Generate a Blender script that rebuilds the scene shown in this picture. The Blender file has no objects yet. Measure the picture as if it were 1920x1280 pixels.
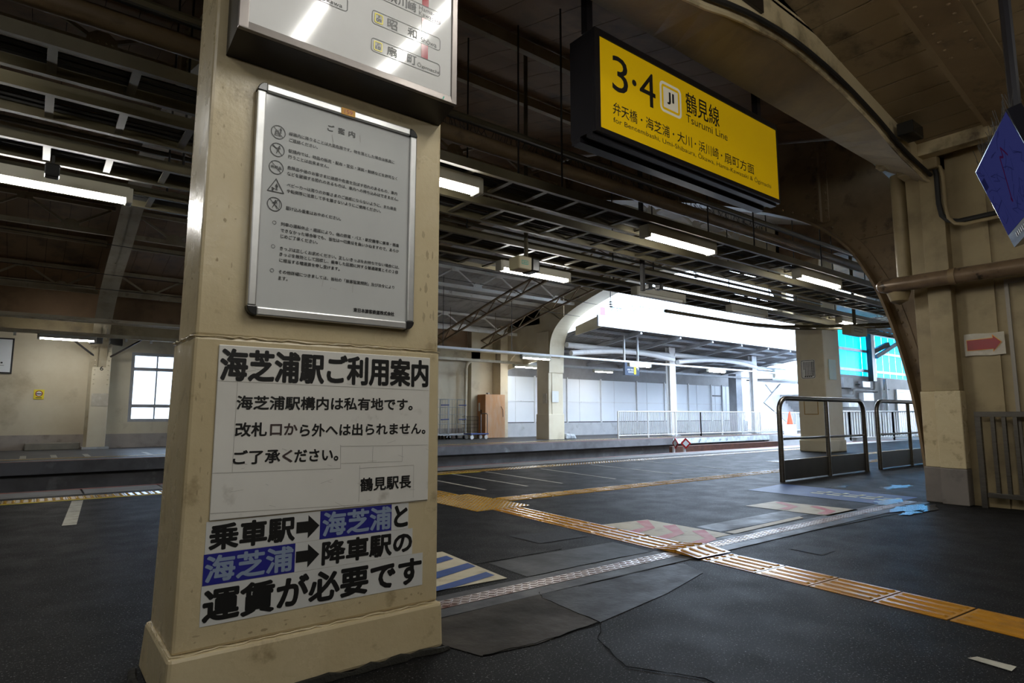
import bpy, bmesh, math, random
from mathutils import Vector, Matrix
random.seed(7)
PI = math.pi
sc = bpy.context.scene
COL = sc.collection

# ------------------------------------------------------------------ camera
F_PX, CAM_H = 1150.0, 1.0
PITCH = math.atan(137.0 / F_PX)
HEAD = math.radians(52.1)                      # heading measured from +X (along the tracks)
cam_d = bpy.data.cameras.new('camera')
cam = bpy.data.objects.new('camera', cam_d)
COL.objects.link(cam)
cam.location = (0, 0, CAM_H)
cam.rotation_euler = (PI / 2 + PITCH, 0, HEAD - PI / 2)
cam_d.sensor_width = 36
cam_d.lens = F_PX / 1920 * 36
cam_d.clip_start = 0.05
cam_d.clip_end = 300
sc.camera = cam

# ------------------------------------------------------------------ world, exposure
w = bpy.data.worlds.new('sky')
sc.world = w
w.use_nodes = True
wn = w.node_tree.nodes
wb = wn['Background']
wb.inputs[0].default_value = (0.64, 0.79, 1.0, 1)
wb.inputs[1].default_value = 16.0
vs = sc.view_settings
vs.view_transform = 'Standard'
vs.look = 'None'
vs.exposure = 0.0
vs.gamma = 1.0
vs.use_curve_mapping = False
sc.cycles.use_denoising = True
sc.cycles.max_bounces = 8
sc.cycles.sample_clamp_indirect = 6.0
LAMP = 78.0                                    # radiance of a lit fluorescent tube

# ------------------------------------------------------------------ geometry helpers
cp_, sp_ = math.cos(PITCH), math.sin(PITCH)
FW = (math.cos(HEAD), math.sin(HEAD)); RT = (math.sin(HEAD), -math.cos(HEAD))
def ray(x, y):
    u = (x - 960) / F_PX; v = (640 - y) / F_PX
    d = cp_ - v * sp_; z = sp_ + v * cp_
    return (d * FW[0] + u * RT[0], d * FW[1] + u * RT[1], z)
def oy(x, y, Y):                               # measured point on a wall plane Y = const
    r = ray(x, y); t = Y / r[1]; return (r[0] * t, Y, CAM_H + r[2] * t)
def ox(x, y, X):
    r = ray(x, y); t = X / r[0]; return (X, r[1] * t, CAM_H + r[2] * t)
def fl(x, y, z=0.0):
    r = ray(x, y); t = (z - CAM_H) / r[2]; return (r[0] * t, r[1] * t, z)

V = Vector
class MB:
    def __init__(s): s.v = []; s.f = []; s.cuts = []
    def mark(s): s.cuts.append((len(s.v), len(s.f)))
    def add(s, vs_, fs):
        n = len(s.v); s.v += [tuple(p) for p in vs_]; s.f += [tuple(i + n for i in f) for f in fs]; return s
    def box(s, x0, x1, y0, y1, z0, z1):
        return s.add([(x0,y0,z0),(x1,y0,z0),(x1,y1,z0),(x0,y1,z0),(x0,y0,z1),(x1,y0,z1),(x1,y1,z1),(x0,y1,z1)],
                     [(0,3,2,1),(4,5,6,7),(0,1,5,4),(1,2,6,5),(2,3,7,6),(3,0,4,7)])
    def hexa(s, b, t):                         # bottom quad, top quad
        return s.add(list(b) + list(t), [(0,3,2,1),(4,5,6,7),(0,1,5,4),(1,2,6,5),(2,3,7,6),(3,0,4,7)])
    def bar(s, p, q, w_, h_, up=(0,0,1)):
        p, q = V(p), V(q); d = (q - p).normalized(); u = V(up)
        a = d.cross(u)
        if a.length < 1e-4: a = d.cross(V((1,0,0)))
        a.normalize(); b = a.cross(d).normalized()
        a *= w_ / 2; b *= h_ / 2
        return s.hexa([p-a-b, p+a-b, q+a-b, q-a-b], [p-a+b, p+a+b, q+a+b, q-a+b])
    def tube(s, pts, r, n=8, caps=True, rs=None):
        pts = [V(p) for p in pts]; rings = []
        d0 = (pts[1] - pts[0]).normalized()
        ref = V((0,0,1)) if abs(d0.z) < .9 else V((1,0,0))
        a = d0.cross(ref).normalized()
        for i, p in enumerate(pts):
            d = (pts[min(i+1, len(pts)-1)] - pts[max(i-1, 0)]).normalized()
            a = (a - d * a.dot(d)).normalized(); b = d.cross(a)
            rr = rs[i] if rs else r
            rings.append([p + (a * math.cos(2*PI*k/n) + b * math.sin(2*PI*k/n)) * rr for k in range(n)])
        vv = [q for rg in rings for q in rg]; ff = []
        for i in range(len(rings) - 1):
            for k in range(n):
                ff.append((i*n+k, i*n+(k+1)%n, (i+1)*n+(k+1)%n, (i+1)*n+k))
        if caps:
            ff.append(tuple(range(n-1, -1, -1))); m = (len(rings)-1)*n
            ff.append(tuple(range(m, m+n)))
        return s.add(vv, ff)
    def prism(s, poly, axis, a, b):            # 2-D polygon extruded along an axis
        n = len(poly)
        def P(q, t):
            return (t, q[0], q[1]) if axis == 'x' else (q[0], t, q[1]) if axis == 'y' else (q[0], q[1], t)
        vv = [P(q, a) for q in poly] + [P(q, b) for q in poly]
        ff = [tuple(range(n-1, -1, -1)), tuple(range(n, 2*n))]
        ff += [(i, (i+1) % n, n + (i+1) % n, n + i) for i in range(n)]
        return s.add(vv, ff)
    def strip(s, A, B, axis, a, b):            # solid between two equal polylines, extruded: quads only
        for i in range(len(A) - 1):
            s.prism([A[i], A[i+1], B[i+1], B[i]], axis, a, b)
        return s
    def dome(s, c, nrm, r, h=None, n=6):
        c, nrm = V(c), V(nrm).normalized(); h = h or r * .7
        a = nrm.cross(V((0,0,1)) if abs(nrm.z) < .9 else V((1,0,0))).normalized(); b = nrm.cross(a)
        vv = []
        for k in range(n): vv.append(c + (a*math.cos(2*PI*k/n) + b*math.sin(2*PI*k/n)) * r)
        for k in range(n): vv.append(c + (a*math.cos(2*PI*k/n) + b*math.sin(2*PI*k/n)) * r * .7 + nrm * h * .7)
        vv.append(c + nrm * h)
        ff = [(k, (k+1)%n, n+(k+1)%n, n+k) for k in range(n)] + [(n+k, n+(k+1)%n, 2*n) for k in range(n)]
        return s.add(vv, ff)
    def build(s, name, m, parent=None, bevel=0, smooth=False, segs=2):
        me = bpy.data.meshes.new(name)
        off = ORG.get(parent.name, V((0,0,0))) if parent else V((0,0,0))
        me.from_pydata([tuple(V(p) - off) for p in s.v], [], s.f)
        bm = bmesh.new(); bm.from_mesh(me)
        bmesh.ops.recalc_face_normals(bm, faces=bm.faces)
        bm.to_mesh(me); bm.free()
        if smooth:
            for p in me.polygons: p.use_smooth = True
            me.set_sharp_from_angle(angle=math.radians(40))
        me.materials.append(m)
        o = bpy.data.objects.new(name, me); COL.objects.link(o)
        if parent:
            o.parent = parent; ORG[o.name] = off
        if bevel:
            md = o.modifiers.new('edge', 'BEVEL'); md.width = bevel; md.segments = segs; md.limit_method = 'ANGLE'
            md.angle_limit = math.radians(35)
        return o
ORG = {}
def lines(mb, name, m, parent):                # one object per line of lettering / per marked piece
    cuts = [c for c in mb.cuts] + [(len(mb.v), len(mb.f))]
    if cuts[0] != (0, 0): cuts.insert(0, (0, 0))
    out = []
    for (v0, f0), (v1, f1) in zip(cuts, cuts[1:]):
        if v1 == v0: continue
        q = MB(); q.v = mb.v[v0:v1]; q.f = [tuple(i - v0 for i in f) for f in mb.f[f0:f1]]
        out.append(q.build(name, m, parent))
    return out
def thing(name, label, cat, loc=(0,0,0), group=None):
    o = bpy.data.objects.new(name, None); COL.objects.link(o)
    o.empty_display_size = .1
    o.location = loc; ORG[o.name] = V(loc)
    o['label'] = label; o['category'] = cat
    if group: o['group'] = group
    return o
def tag(o, label, cat, group=None):
    o['label'] = label; o['category'] = cat
    if group: o['group'] = group
    return o
def struct(o): o['kind'] = 'structure'; return o
def stuff(o, label=None, cat=None):
    o['kind'] = 'stuff'
    if label: o['label'] = label; o['category'] = cat
    return o
def part_label(o, label): o['label'] = label; return o
def copy_tree(o, loc, label, group=None):
    r = o.copy(); COL.objects.link(r); r.location = loc; r['label'] = label
    if group: r['group'] = group
    for ch in list(o.children):
        c = ch.copy(); COL.objects.link(c); c.parent = r
        for g in list(ch.children):
            d = g.copy(); COL.objects.link(d); d.parent = c
    return r
def arc(cx, cy, r, a0, a1, n):
    return [(cx + r*math.cos(a0+(a1-a0)*i/n), cy + r*math.sin(a0+(a1-a0)*i/n)) for i in range(n+1)]
def rrect(x0, y0, x1, y1, r, n=5):
    return (arc(x1-r, y0+r, r, -PI/2, 0, n) + arc(x1-r, y1-r, r, 0, PI/2, n) +
            arc(x0+r, y1-r, r, PI/2, PI, n) + arc(x0+r, y0+r, r, PI, 1.5*PI, n))
class Plane:                                   # 2-D drawing surface in the scene
    def __init__(s, o, ux, uy):
        s.o, s.ux, s.uy = V(o), V(ux).normalized(), V(uy).normalized(); s.n = s.ux.cross(s.uy)
    def P(s, x, y, h=0): return s.o + s.ux*x + s.uy*y + s.n*h
    def poly(s, mb, pts, h): 
        mb.add([s.P(x, y, h) for x, y in pts], [tuple(range(len(pts)))])
    def ring(s, mb, outer, inner, h):
        n = len(outer)
        mb.add([s.P(x, y, h) for x, y in outer] + [s.P(x, y, h) for x, y in inner],
               [(i, (i+1) % n, n+(i+1) % n, n+i) for i in range(n)])
    def slab(s, mb, x0, y0, x1, y1, h0, h1):
        mb.hexa([s.P(x0,y0,h0), s.P(x1,y0,h0), s.P(x1,y1,h0), s.P(x0,y1,h0)],
                [s.P(x0,y0,h1), s.P(x1,y0,h1), s.P(x1,y1,h1), s.P(x0,y1,h1)])
    def line(s, mb, pts, w_, h):
        for (x0, y0), (x1, y1) in zip(pts, pts[1:]):
            d = math.hypot(x1-x0, y1-y0) or 1; nx, ny = -(y1-y0)/d*w_/2, (x1-x0)/d*w_/2
            s.poly(mb, [(x0-nx,y0-ny), (x1-nx,y1-ny), (x1+nx,y1+ny), (x0+nx,y0+ny)], h)
    def disc(s, mb, x, y, r, h, n=20): s.poly(mb, arc(x, y, r, 0, 2*PI*(n-1)/n, n-1), h)
    def circle(s, mb, x, y, r, w_, h, n=28):
        s.ring(mb, arc(x, y, r, 0, 2*PI*(n-1)/n, n-1), arc(x, y, r-w_, 0, 2*PI*(n-1)/n, n-1), h)

_tcache = {}
def text_geo(s, space):
    k = (s, space)
    if k in _tcache: return _tcache[k]
    c = bpy.data.curves.new('lettering', 'FONT'); c.body = s; c.resolution_u = 3
    c.space_character = space
    o = bpy.data.objects.new('lettering', c); COL.objects.link(o)
    dg = bpy.context.evaluated_depsgraph_get(); dg.update()
    m = bpy.data.meshes.new_from_object(o.evaluated_get(dg))
    vv = [(v.co.x, v.co.y) for v in m.vertices]; ff = [tuple(p.vertices) for p in m.polygons]
    bpy.data.objects.remove(o); bpy.data.curves.remove(c); bpy.data.meshes.remove(m)
    _tcache[k] = (vv, ff); return _tcache[k]
def text(mb, s, pl, x0, y0, x1, y1, h=.0012, bold=0.0, space=1.0):
    """lettering s filling the rectangle x0,y0 - x1,y1 on plane pl; bold rounds and thickens the strokes"""
    vv, ff = text_geo(s, space)
    ax, bx = min(v[0] for v in vv), max(v[0] for v in vv); ay, by = min(v[1] for v in vv), max(v[1] for v in vv)
    mb.mark()
    em = (y1 - y0) / (by - ay); r = bold * em
    kx = (x1 - x0 - 2*r) / (bx - ax); ky = (y1 - y0 - 2*r) / (by - ay)
    n = 1 if bold == 0 else (6 if bold < .02 else 10)
    for i in range(n):
        dx, dy = (r*math.cos(2*PI*i/n), r*math.sin(2*PI*i/n)) if n > 1 else (0, 0)
        mb.add([pl.P(x0 + r + dx + (v[0]-ax)*kx, y0 + r + dy + (v[1]-ay)*ky, h + i*.00001) for v in vv], ff)

# ------------------------------------------------------------------ materials
def mat(name, col, col2=None, scale=4.0, rough=.6, rough2=None, metal=0.0, bump=0.0, bscale=30.0, emis=None, estr=0,
        spec=.5, lo=.4, hi=.65, grime=None, gscale=2.0, glo=.55, ghi=.75, stretch=(1,1,1), detail=6, coat=0.0):
    m = bpy.data.materials.new(name); m.use_nodes = True
    nt = m.node_tree; N = nt.nodes; L = nt.links; b = N['Principled BSDF']
    b.inputs['Roughness'].default_value = rough; b.inputs['Metallic'].default_value = metal
    b.inputs['Specular IOR Level'].default_value = spec
    b.inputs['Base Color'].default_value = (*col, 1)
    if coat: b.inputs['Coat Weight'].default_value = coat; b.inputs['Coat Roughness'].default_value = .12
    if emis: b.inputs['Emission Color'].default_value = (*emis, 1); b.inputs['Emission Strength'].default_value = estr
    if col2 or bump or grime or rough2 is not None:
        tc = N.new('ShaderNodeTexCoord'); mp = N.new('ShaderNodeMapping'); mp.inputs['Scale'].default_value = stretch
        L.new(tc.outputs['Object'], mp.inputs[0])
        def noise(sc_, det=detail):
            n = N.new('ShaderNodeTexNoise'); n.inputs['Scale'].default_value = sc_; n.inputs['Detail'].default_value = det
            n.inputs['Roughness'].default_value = .6
            L.new(mp.outputs[0], n.inputs[0]); return n
        def ramp(n, a, c_):
            r = N.new('ShaderNodeMapRange'); r.inputs[1].default_value = a; r.inputs[2].default_value = c_
            L.new(n.outputs[0], r.inputs[0]); return r
        cout = None
        if col2:
            n = noise(scale); r = ramp(n, lo, hi)
            mx = N.new('ShaderNodeMixRGB'); mx.inputs[1].default_value = (*col, 1); mx.inputs[2].default_value = (*col2, 1)
            L.new(r.outputs[0], mx.inputs[0]); cout = mx.outputs[0]
            L.new(cout, b.inputs['Base Color'])
            if rough2 is not None:
                rr = N.new('ShaderNodeMapRange'); rr.inputs[3].default_value = rough; rr.inputs[4].default_value = rough2
                L.new(r.outputs[0], rr.inputs[0]); L.new(rr.outputs[0], b.inputs['Roughness'])
        if grime:
            n = noise(gscale, 10); r = ramp(n, glo, ghi)
            mx = N.new('ShaderNodeMixRGB'); mx.inputs[2].default_value = (*grime, 1)
            if cout: L.new(cout, mx.inputs[1])
            else: mx.inputs[1].default_value = (*col, 1)
            L.new(r.outputs[0], mx.inputs[0]); L.new(mx.outputs[0], b.inputs['Base Color'])
        if bump:
            n = noise(bscale); bp = N.new('ShaderNodeBump'); bp.inputs['Strength'].default_value = bump; bp.inputs['Distance'].default_value = .01
            L.new(n.outputs[0], bp.inputs['Height']); L.new(bp.outputs[0], b.inputs['Normal'])
    return m
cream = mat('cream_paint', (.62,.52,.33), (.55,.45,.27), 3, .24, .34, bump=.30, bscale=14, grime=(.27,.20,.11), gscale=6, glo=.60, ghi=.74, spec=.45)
cream_gloss = mat('cream_gloss_paint', (.42,.34,.19), (.36,.29,.15), 2.5, .16, .26, bump=.3, bscale=9, spec=.6, stretch=(3,3,.6))
cream_far = mat('cream_wall_paint', (.66,.59,.44), (.60,.52,.37), 1.2, .55, grime=(.35,.28,.17), gscale=.9, glo=.56, ghi=.8, bump=.1)
grey_dado = mat('grey_dado_paint', (.38,.33,.29), (.32,.28,.245), 3, .6, grime=(.16,.14,.12), gscale=3)
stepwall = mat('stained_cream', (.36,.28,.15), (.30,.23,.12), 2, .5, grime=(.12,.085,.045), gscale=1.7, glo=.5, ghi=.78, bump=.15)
brown_steel = mat('brown_painted_steel', (.24,.165,.085), (.17,.11,.055), 1.6, .55, grime=(.06,.035,.02), gscale=4, glo=.55, ghi=.75, bump=.2)
cream_steel = mat('cream_painted_steel', (.42,.36,.25), (.33,.27,.17), 2, .5, grime=(.12,.07,.035), gscale=5, glo=.6, ghi=.78, bump=.15)
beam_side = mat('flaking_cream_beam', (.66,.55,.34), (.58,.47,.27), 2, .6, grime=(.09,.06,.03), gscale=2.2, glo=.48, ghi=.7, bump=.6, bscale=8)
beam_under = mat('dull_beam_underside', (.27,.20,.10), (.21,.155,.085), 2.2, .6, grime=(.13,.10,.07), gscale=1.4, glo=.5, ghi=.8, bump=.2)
plank = mat('ceiling_board', (.34,.25,.14), (.27,.195,.105), 1.2, .6, grime=(.05,.032,.016), gscale=2.5)
roofb = mat('roof_board', (.27,.165,.085), (.20,.12,.06), .8, .65, grime=(.06,.04,.025), gscale=1.1, glo=.5, ghi=.75)  # browner for the warm lamplight on the left bays
roof_daylit = mat('daylit_roof_board', (.46,.45,.43), (.36,.34,.31), .8, .6, grime=(.12,.09,.07), gscale=1.4, glo=.52, ghi=.75)  # same roof, whitened in colour for the daylight on the right bay
dark = mat('dark_gap', (.012,.010,.008), rough=.9)
tray_m = mat('tray_paint', (.10,.085,.048), (.075,.062,.034), 3, .45, grime=(.08,.06,.03), gscale=4)
cable_m = mat('black_cable', (.018,.017,.016), rough=.6)
steel = mat('stainless_steel', (.19,.175,.155), (.15,.138,.12), 8, .28, .4, metal=1.0, stretch=(1,1,6))
alu = mat('aluminium', (.66,.66,.65), (.56,.56,.55), 5, .33, .42, metal=.85)
chrome_black = mat('black_plastic_corner', (.02,.02,.02), rough=.25)
box_steel = mat('brown_anodised_metal', (.24,.215,.20), (.18,.16,.15), 4, .38, metal=.6, stretch=(1,1,.3))
dark_steel = mat('dark_brown_metal', (.035,.027,.022), (.025,.02,.016), 4, .4, metal=.3)
black_frame = mat('black_frame_metal', (.014,.013,.016), rough=.3, metal=.2)
white_plate = mat('white_acrylic', (.76,.755,.74), (.72,.71,.69), 3, .09, spec=.5)
paper = mat('notice_paper_under_acrylic', (.60,.61,.60), (.55,.56,.555), 2, .10, spec=.5)
sticker_white = mat('worn_white_plate', (.78,.76,.71), (.72,.70,.65), 2.5, .35, bump=.04, grime=(.42,.39,.33), gscale=7, glo=.62, ghi=.8)
sticker = mat('white_sticker', (.70,.70,.68), (.65,.65,.63), 4, .4)
ink = mat('black_ink', (.012,.012,.012), rough=.4)
ink_fade = mat('faded_ink', (.055,.036,.034), rough=.5)
pencil = mat('grey_seam', (.36,.34,.31), rough=.6)
blue_ink = mat('deep_blue_sticker', (.022,.024,.26), (.018,.018,.21), 3, .4)
pale_blue = mat('pale_blue_lettering', (.27,.34,.46), rough=.45)
red_line = mat('dark_red_line', (.35,.015,.03), rough=.15)
yellow_ring = mat('yellow_ring', (.78,.66,.02), rough=.3)
sign_yellow = mat('sign_yellow', (.80,.50,.004), (.78,.48,.004), 1, .25, emis=(.80,.50,.004), estr=.16)
sign_white = mat('sign_white', (.70,.66,.56), rough=.3, emis=(.7,.62,.45), estr=.22)
orange_tag = mat('orange_tag', (.75,.36,.02), rough=.5)
green_mark = mat('green_mark', (.02,.40,.28), rough=.4)
red_print = mat('red_print', (.30,.008,.012), (.25,.01,.012), 6, .22)
amber = mat('amber_edge', (.75,.33,.02), rough=.3)
laminate = mat('laminated_paper', (.52,.47,.37), (.58,.53,.44), 12, .16, .3, bump=.4, bscale=9)
poster_yellow = mat('yellow_poster', (.80,.66,.03), rough=.4)
screen = mat('screen_blue', (.01,.01,.03), emis=(.05,.06,.26), estr=.26, rough=.7, spec=0.0)
screen_line = mat('screen_line', (.01,.01,.04), emis=(.02,.025,.13), estr=.16, rough=.7, spec=0.0)
screen_red = mat('screen_red', (.02,.0,.01), emis=(.08,.02,.09), estr=.2, rough=.7, spec=0.0)
screen_black = mat('screen_bezel', (.006,.006,.009), rough=.12)
tube_m = mat('lit_tube', (.9,.9,.9), emis=(1.0,.985,.93), estr=LAMP)
tube_near = mat('lit_concourse_tube', (.9,.9,.9), emis=(1.0,.985,.93), estr=LAMP*1.3)
tube_far = mat('lit_tube_daylit', (.9,.9,.9), emis=(1.0,.985,.93), estr=LAMP)
tube_off = mat('unlit_tube', (.75,.74,.68), rough=.3)
lamp_body = mat('lamp_housing_enamel', (.50,.48,.40), (.44,.42,.34), 3, .4)
white_steel = mat('white_painted_steel', (.78,.79,.80), (.70,.71,.73), 2, .4, grime=(.40,.36,.30), gscale=3, glo=.6, ghi=.85)
grey_steel = mat('grey_galvanised', (.42,.43,.45), (.34,.35,.37), 3, .45, metal=.3)
corr = mat('corrugated_sheet', (.26,.25,.25), (.21,.20,.20), 2, .5)
hoard = mat('white_hoarding_panel', (.80,.83,.86), (.77,.80,.83), .6, .35)
conc = mat('pale_concrete', (.50,.51,.52), (.43,.44,.46), 1.5, .7, grime=(.28,.27,.26), gscale=2, bump=.1)
dark_conc = mat('sooty_concrete', (.15,.145,.15), (.09,.085,.085), 1.4, .75, grime=(.30,.30,.30), gscale=1.5, glo=.6, ghi=.8, bump=.5, bscale=6)
ballast = mat('oily_ballast', (.075,.055,.042), (.045,.033,.027), 9, .9, bump=1.0, bscale=22)
rust = mat('rusty_steel', (.12,.048,.030), (.07,.03,.022), 6, .6, metal=.2)
white_conc = mat('whitewashed_concrete', (.60,.66,.68), (.40,.44,.47), 3, .7, grime=(.12,.13,.14), gscale=4, glo=.55, ghi=.7)
tact = mat('amber_tactile_tile', (.42,.19,.014), (.34,.155,.012), 4, .26, grime=(.17,.095,.03), gscale=3, glo=.5, ghi=.8, coat=.15)
tact_y = mat('yellow_tactile_tile', (.36,.20,.02), (.29,.16,.018), 4, .22, coat=.25, grime=(.15,.10,.04), gscale=3, glo=.5, ghi=.8)
yellow_paint = mat('yellow_line_paint', (.62,.48,.02), (.45,.33,.03), 6, .5, spec=.08)
white_paint = mat('worn_white_road_paint', (.42,.40,.33), (.30,.28,.23), 8, .55, grime=(.08,.075,.065), gscale=6, glo=.58, ghi=.75, spec=.08)
cream_paint_fl = mat('cream_floor_paint', (.40,.355,.26), (.34,.30,.215), 5, .5, grime=(.16,.14,.10), gscale=5, glo=.55, ghi=.8, spec=.08)
pink_paint = mat('faded_red_floor_paint', (.36,.09,.105), (.42,.20,.19), 5, .5, spec=.08)
blue_paint = mat('blue_floor_paint', (.045,.075,.20), (.035,.06,.16), 5, .5, spec=.08)
coping = mat('pale_coping_block', (.30,.29,.28), (.24,.23,.22), 4, .6, grime=(.10,.09,.08), gscale=3, spec=.08)
red_edge = mat('red_edge_paint', (.30,.06,.04), (.16,.05,.04), 7, .6)
drain_m = mat('ribbed_drain_steel', (.42,.37,.36), (.30,.26,.25), 6, .3, .45, metal=.75, grime=(.16,.07,.05), gscale=5, glo=.55, ghi=.7)
kerb_conc = mat('floor_concrete', (.060,.060,.064), (.045,.045,.049), 3, .42, .6, bump=.25, bscale=12, spec=.08)
patch_m = mat('new_asphalt_patch', (.010,.010,.011), (.014,.014,.015), 30, .6, bump=.5, bscale=60, spec=.08)
brown_conc = mat('worn_brown_screed', (.034,.027,.020), (.020,.017,.013), 2.2, .55, .75, bump=.6, bscale=7, spec=.08)
wood = mat('orange_wood_veneer', (.55,.23,.07), (.47,.19,.055), 2, .45, grime=(.22,.10,.05), gscale=1.5, stretch=(4,4,.7))
wood_pale = mat('bleached_veneer', (.66,.36,.18), (.66,.44,.28), 2, .5, stretch=(3,3,.8))
cart_blue = mat('trolley_blue', (.02,.05,.22), rough=.4)
fence_m = mat('pale_fence_steel', (.60,.59,.57), (.52,.51,.50), 3, .4, metal=.3)
wire_m = mat('grey_wire', (.42,.44,.44), rough=.4, metal=.5)
bldg = mat('whitewashed_render', (.46,.44,.435), (.38,.365,.36), 1, .7, grime=(.36,.33,.31), gscale=1.2, glo=.5, ghi=.75)
bldg_white = mat('white_building_cladding', (.82,.86,.87), rough=.5)
bldg_grey = mat('distant_grey_cladding', (.60,.62,.66), (.52,.54,.58), .4, .6)
cyan_letter = mat('pale_cyan_lettering', (.035,.10,.105), rough=.5)
door_grey = mat('grey_door_panel', (.22,.235,.26), rough=.35)
slate = mat('navy_sign_panel', (.035,.05,.085), rough=.4)
cone_red = mat('cone_orange', (.75,.10,.04), rough=.5)
seat_white = mat('white_seat_plastic', (.75,.78,.84), rough=.35)
navy = mat('navy_plastic', (.012,.018,.06), rough=.4)
moss = mat('black_moss', (.012,.011,.008), rough=.95, bump=1.0, bscale=60)
beige_box = mat('beige_speaker_box', (.45,.40,.25), rough=.5)
greyplate = mat('grey_plinth_block', (.23,.21,.17), (.18,.165,.13), 3, .6)
glass = bpy.data.materials.new('window_glass'); glass.use_nodes = True
_b = glass.node_tree.nodes['Principled BSDF']; _b.inputs['Base Color'].default_value = (.92,.95,1,1); _b.inputs['Roughness'].default_value = .03
_b.inputs['Transmission Weight'].default_value = 1.0; _b.inputs['IOR'].default_value = 1.02
def make_sheet():
    m = bpy.data.materials.new('blue_translucent_sheet'); m.use_nodes = True
    nt = m.node_tree; N = nt.nodes; L = nt.links
    out = N['Material Output']; N.remove(N['Principled BSDF'])
    tr = N.new('ShaderNodeBsdfTranslucent'); tr.inputs[0].default_value = (.02,.74,1.0,1)
    tp = N.new('ShaderNodeBsdfTransparent'); tp.inputs[0].default_value = (.03,.70,1.0,1)
    gl = N.new('ShaderNodeBsdfGlossy'); gl.inputs['Roughness'].default_value = .25; gl.inputs[0].default_value = (.6,.8,1,1)
    a = N.new('ShaderNodeMixShader'); a.inputs[0].default_value = .22
    b = N.new('ShaderNodeMixShader'); b.inputs[0].default_value = .05
    L.new(tr.outputs[0], a.inputs[1]); L.new(tp.outputs[0], a.inputs[2]); L.new(a.outputs[0], b.inputs[1]); L.new(gl.outputs[0], b.inputs[2])
    L.new(b.outputs[0], out.inputs[0]); return m
sheet = make_sheet()
def make_asphalt():
    m = bpy.data.materials.new('wet_asphalt'); m.use_nodes = True
    nt = m.node_tree; N = nt.nodes; L = nt.links; b = N['Principled BSDF']
    tc = N.new('ShaderNodeTexCoord')
    def noise(s, d=6, r=.6):
        n = N.new('ShaderNodeTexNoise'); n.inputs['Scale'].default_value = s; n.inputs['Detail'].default_value = d
        n.inputs['Roughness'].default_value = r; L.new(tc.outputs['Object'], n.inputs[0]); return n
    big = noise(.55); mid = noise(3.0); fine = noise(105, 3, .75); grit = N.new('ShaderNodeTexVoronoi'); grit.inputs['Scale'].default_value = 95
    L.new(tc.outputs['Object'], grit.inputs[0])
    mr = N.new('ShaderNodeMapRange'); mr.inputs[1].default_value = .35; mr.inputs[2].default_value = .68; L.new(big.outputs[0], mr.inputs[0])
    mx = N.new('ShaderNodeMixRGB'); mx.inputs[1].default_value = (.008,.008,.0084,1); mx.inputs[2].default_value = (.011,.0105,.0105,1); L.new(mr.outputs[0], mx.inputs[0])
    fr = N.new('ShaderNodeMapRange'); fr.inputs[1].default_value = .60; fr.inputs[2].default_value = .68; L.new(fine.outputs[0], fr.inputs[0])
    m2 = N.new('ShaderNodeMixRGB'); m2.inputs[2].default_value = (.20,.20,.205,1); L.new(fr.outputs[0], m2.inputs[0]); L.new(mx.outputs[0], m2.inputs[1])
    L.new(m2.outputs[0], b.inputs['Base Color'])
    rr = N.new('ShaderNodeMapRange'); rr.inputs[1].default_value = .38; rr.inputs[2].default_value = .62
    rr.inputs[3].default_value = .48; rr.inputs[4].default_value = .57; L.new(mid.outputs[0], rr.inputs[0]); L.new(rr.outputs[0], b.inputs['Roughness'])
    b.inputs['IOR'].default_value = 1.1
    ad = N.new('ShaderNodeMath'); ad.operation = 'ADD'; L.new(grit.outputs[0], ad.inputs[0]); L.new(fine.outputs[0], ad.inputs[1])
    bp = N.new('ShaderNodeBump'); bp.inputs['Strength'].default_value = .04; bp.inputs['Distance'].default_value = .004
    L.new(ad.outputs[0], bp.inputs['Height']); L.new(bp.outputs[0], b.inputs['Normal'])
    return m
asphalt = make_asphalt()

# ================================================================== THE SETTING
# floors and track bed
struct(MB().box(-12, 45, -8, 9.62, -.35, 0).build('floor', asphalt))
struct(MB().box(-12, 45, 17.0, 24, -.35, 0).build('floor_far_platform', mat('worn_grey_platform', (.095,.093,.093), (.065,.064,.064), 2, .5, spec=.08)))
struct(MB().box(-12, 80, 9.6, 40, -1.5, -1.1).build('track_bed', ballast))
mb = MB(); mb2 = MB()
for i in range(64):
    x = -12 + i * .9
    mb.box(x + .012, x + .888, 9.62, 10.28, -.30, .004)
struct(mb.build('trim_platform_coping', coping))
struct(MB().box(-12, 45, 10.2, 10.28, .0045, .0075).build('trim_platform_edge_line', red_edge))
struct(MB().box(-12, 45, 9.62, 10.05, -1.1, -.302).build('wall_platform_side', dark_conc))
mb = MB()
mb.box(-12, 22.6, 16.75, 17.0, -.27, 0); mb.box(22.61, 45, 16.75, 17.0, -.27, 0)
struct(mb.build('trim_far_platform_edge', dark_conc))
struct(MB().box(21.8, 30.2, 16.735, 16.749, -.25, -.02).build('trim_far_platform_whitewash', white_conc))
struct(MB().box(-12, 45, 17.02, 17.3, -1.1, -.351).build('wall_far_platform_side', dark_conc))
struct(MB().box(-12, 45, 16.77, 16.87, .001, .004).build('trim_far_edge_line', red_edge))
struct(MB().box(-12, 45, 17.6, 17.9, .0, .006).build('far_floor_tactile_strip', tact_y))

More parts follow.
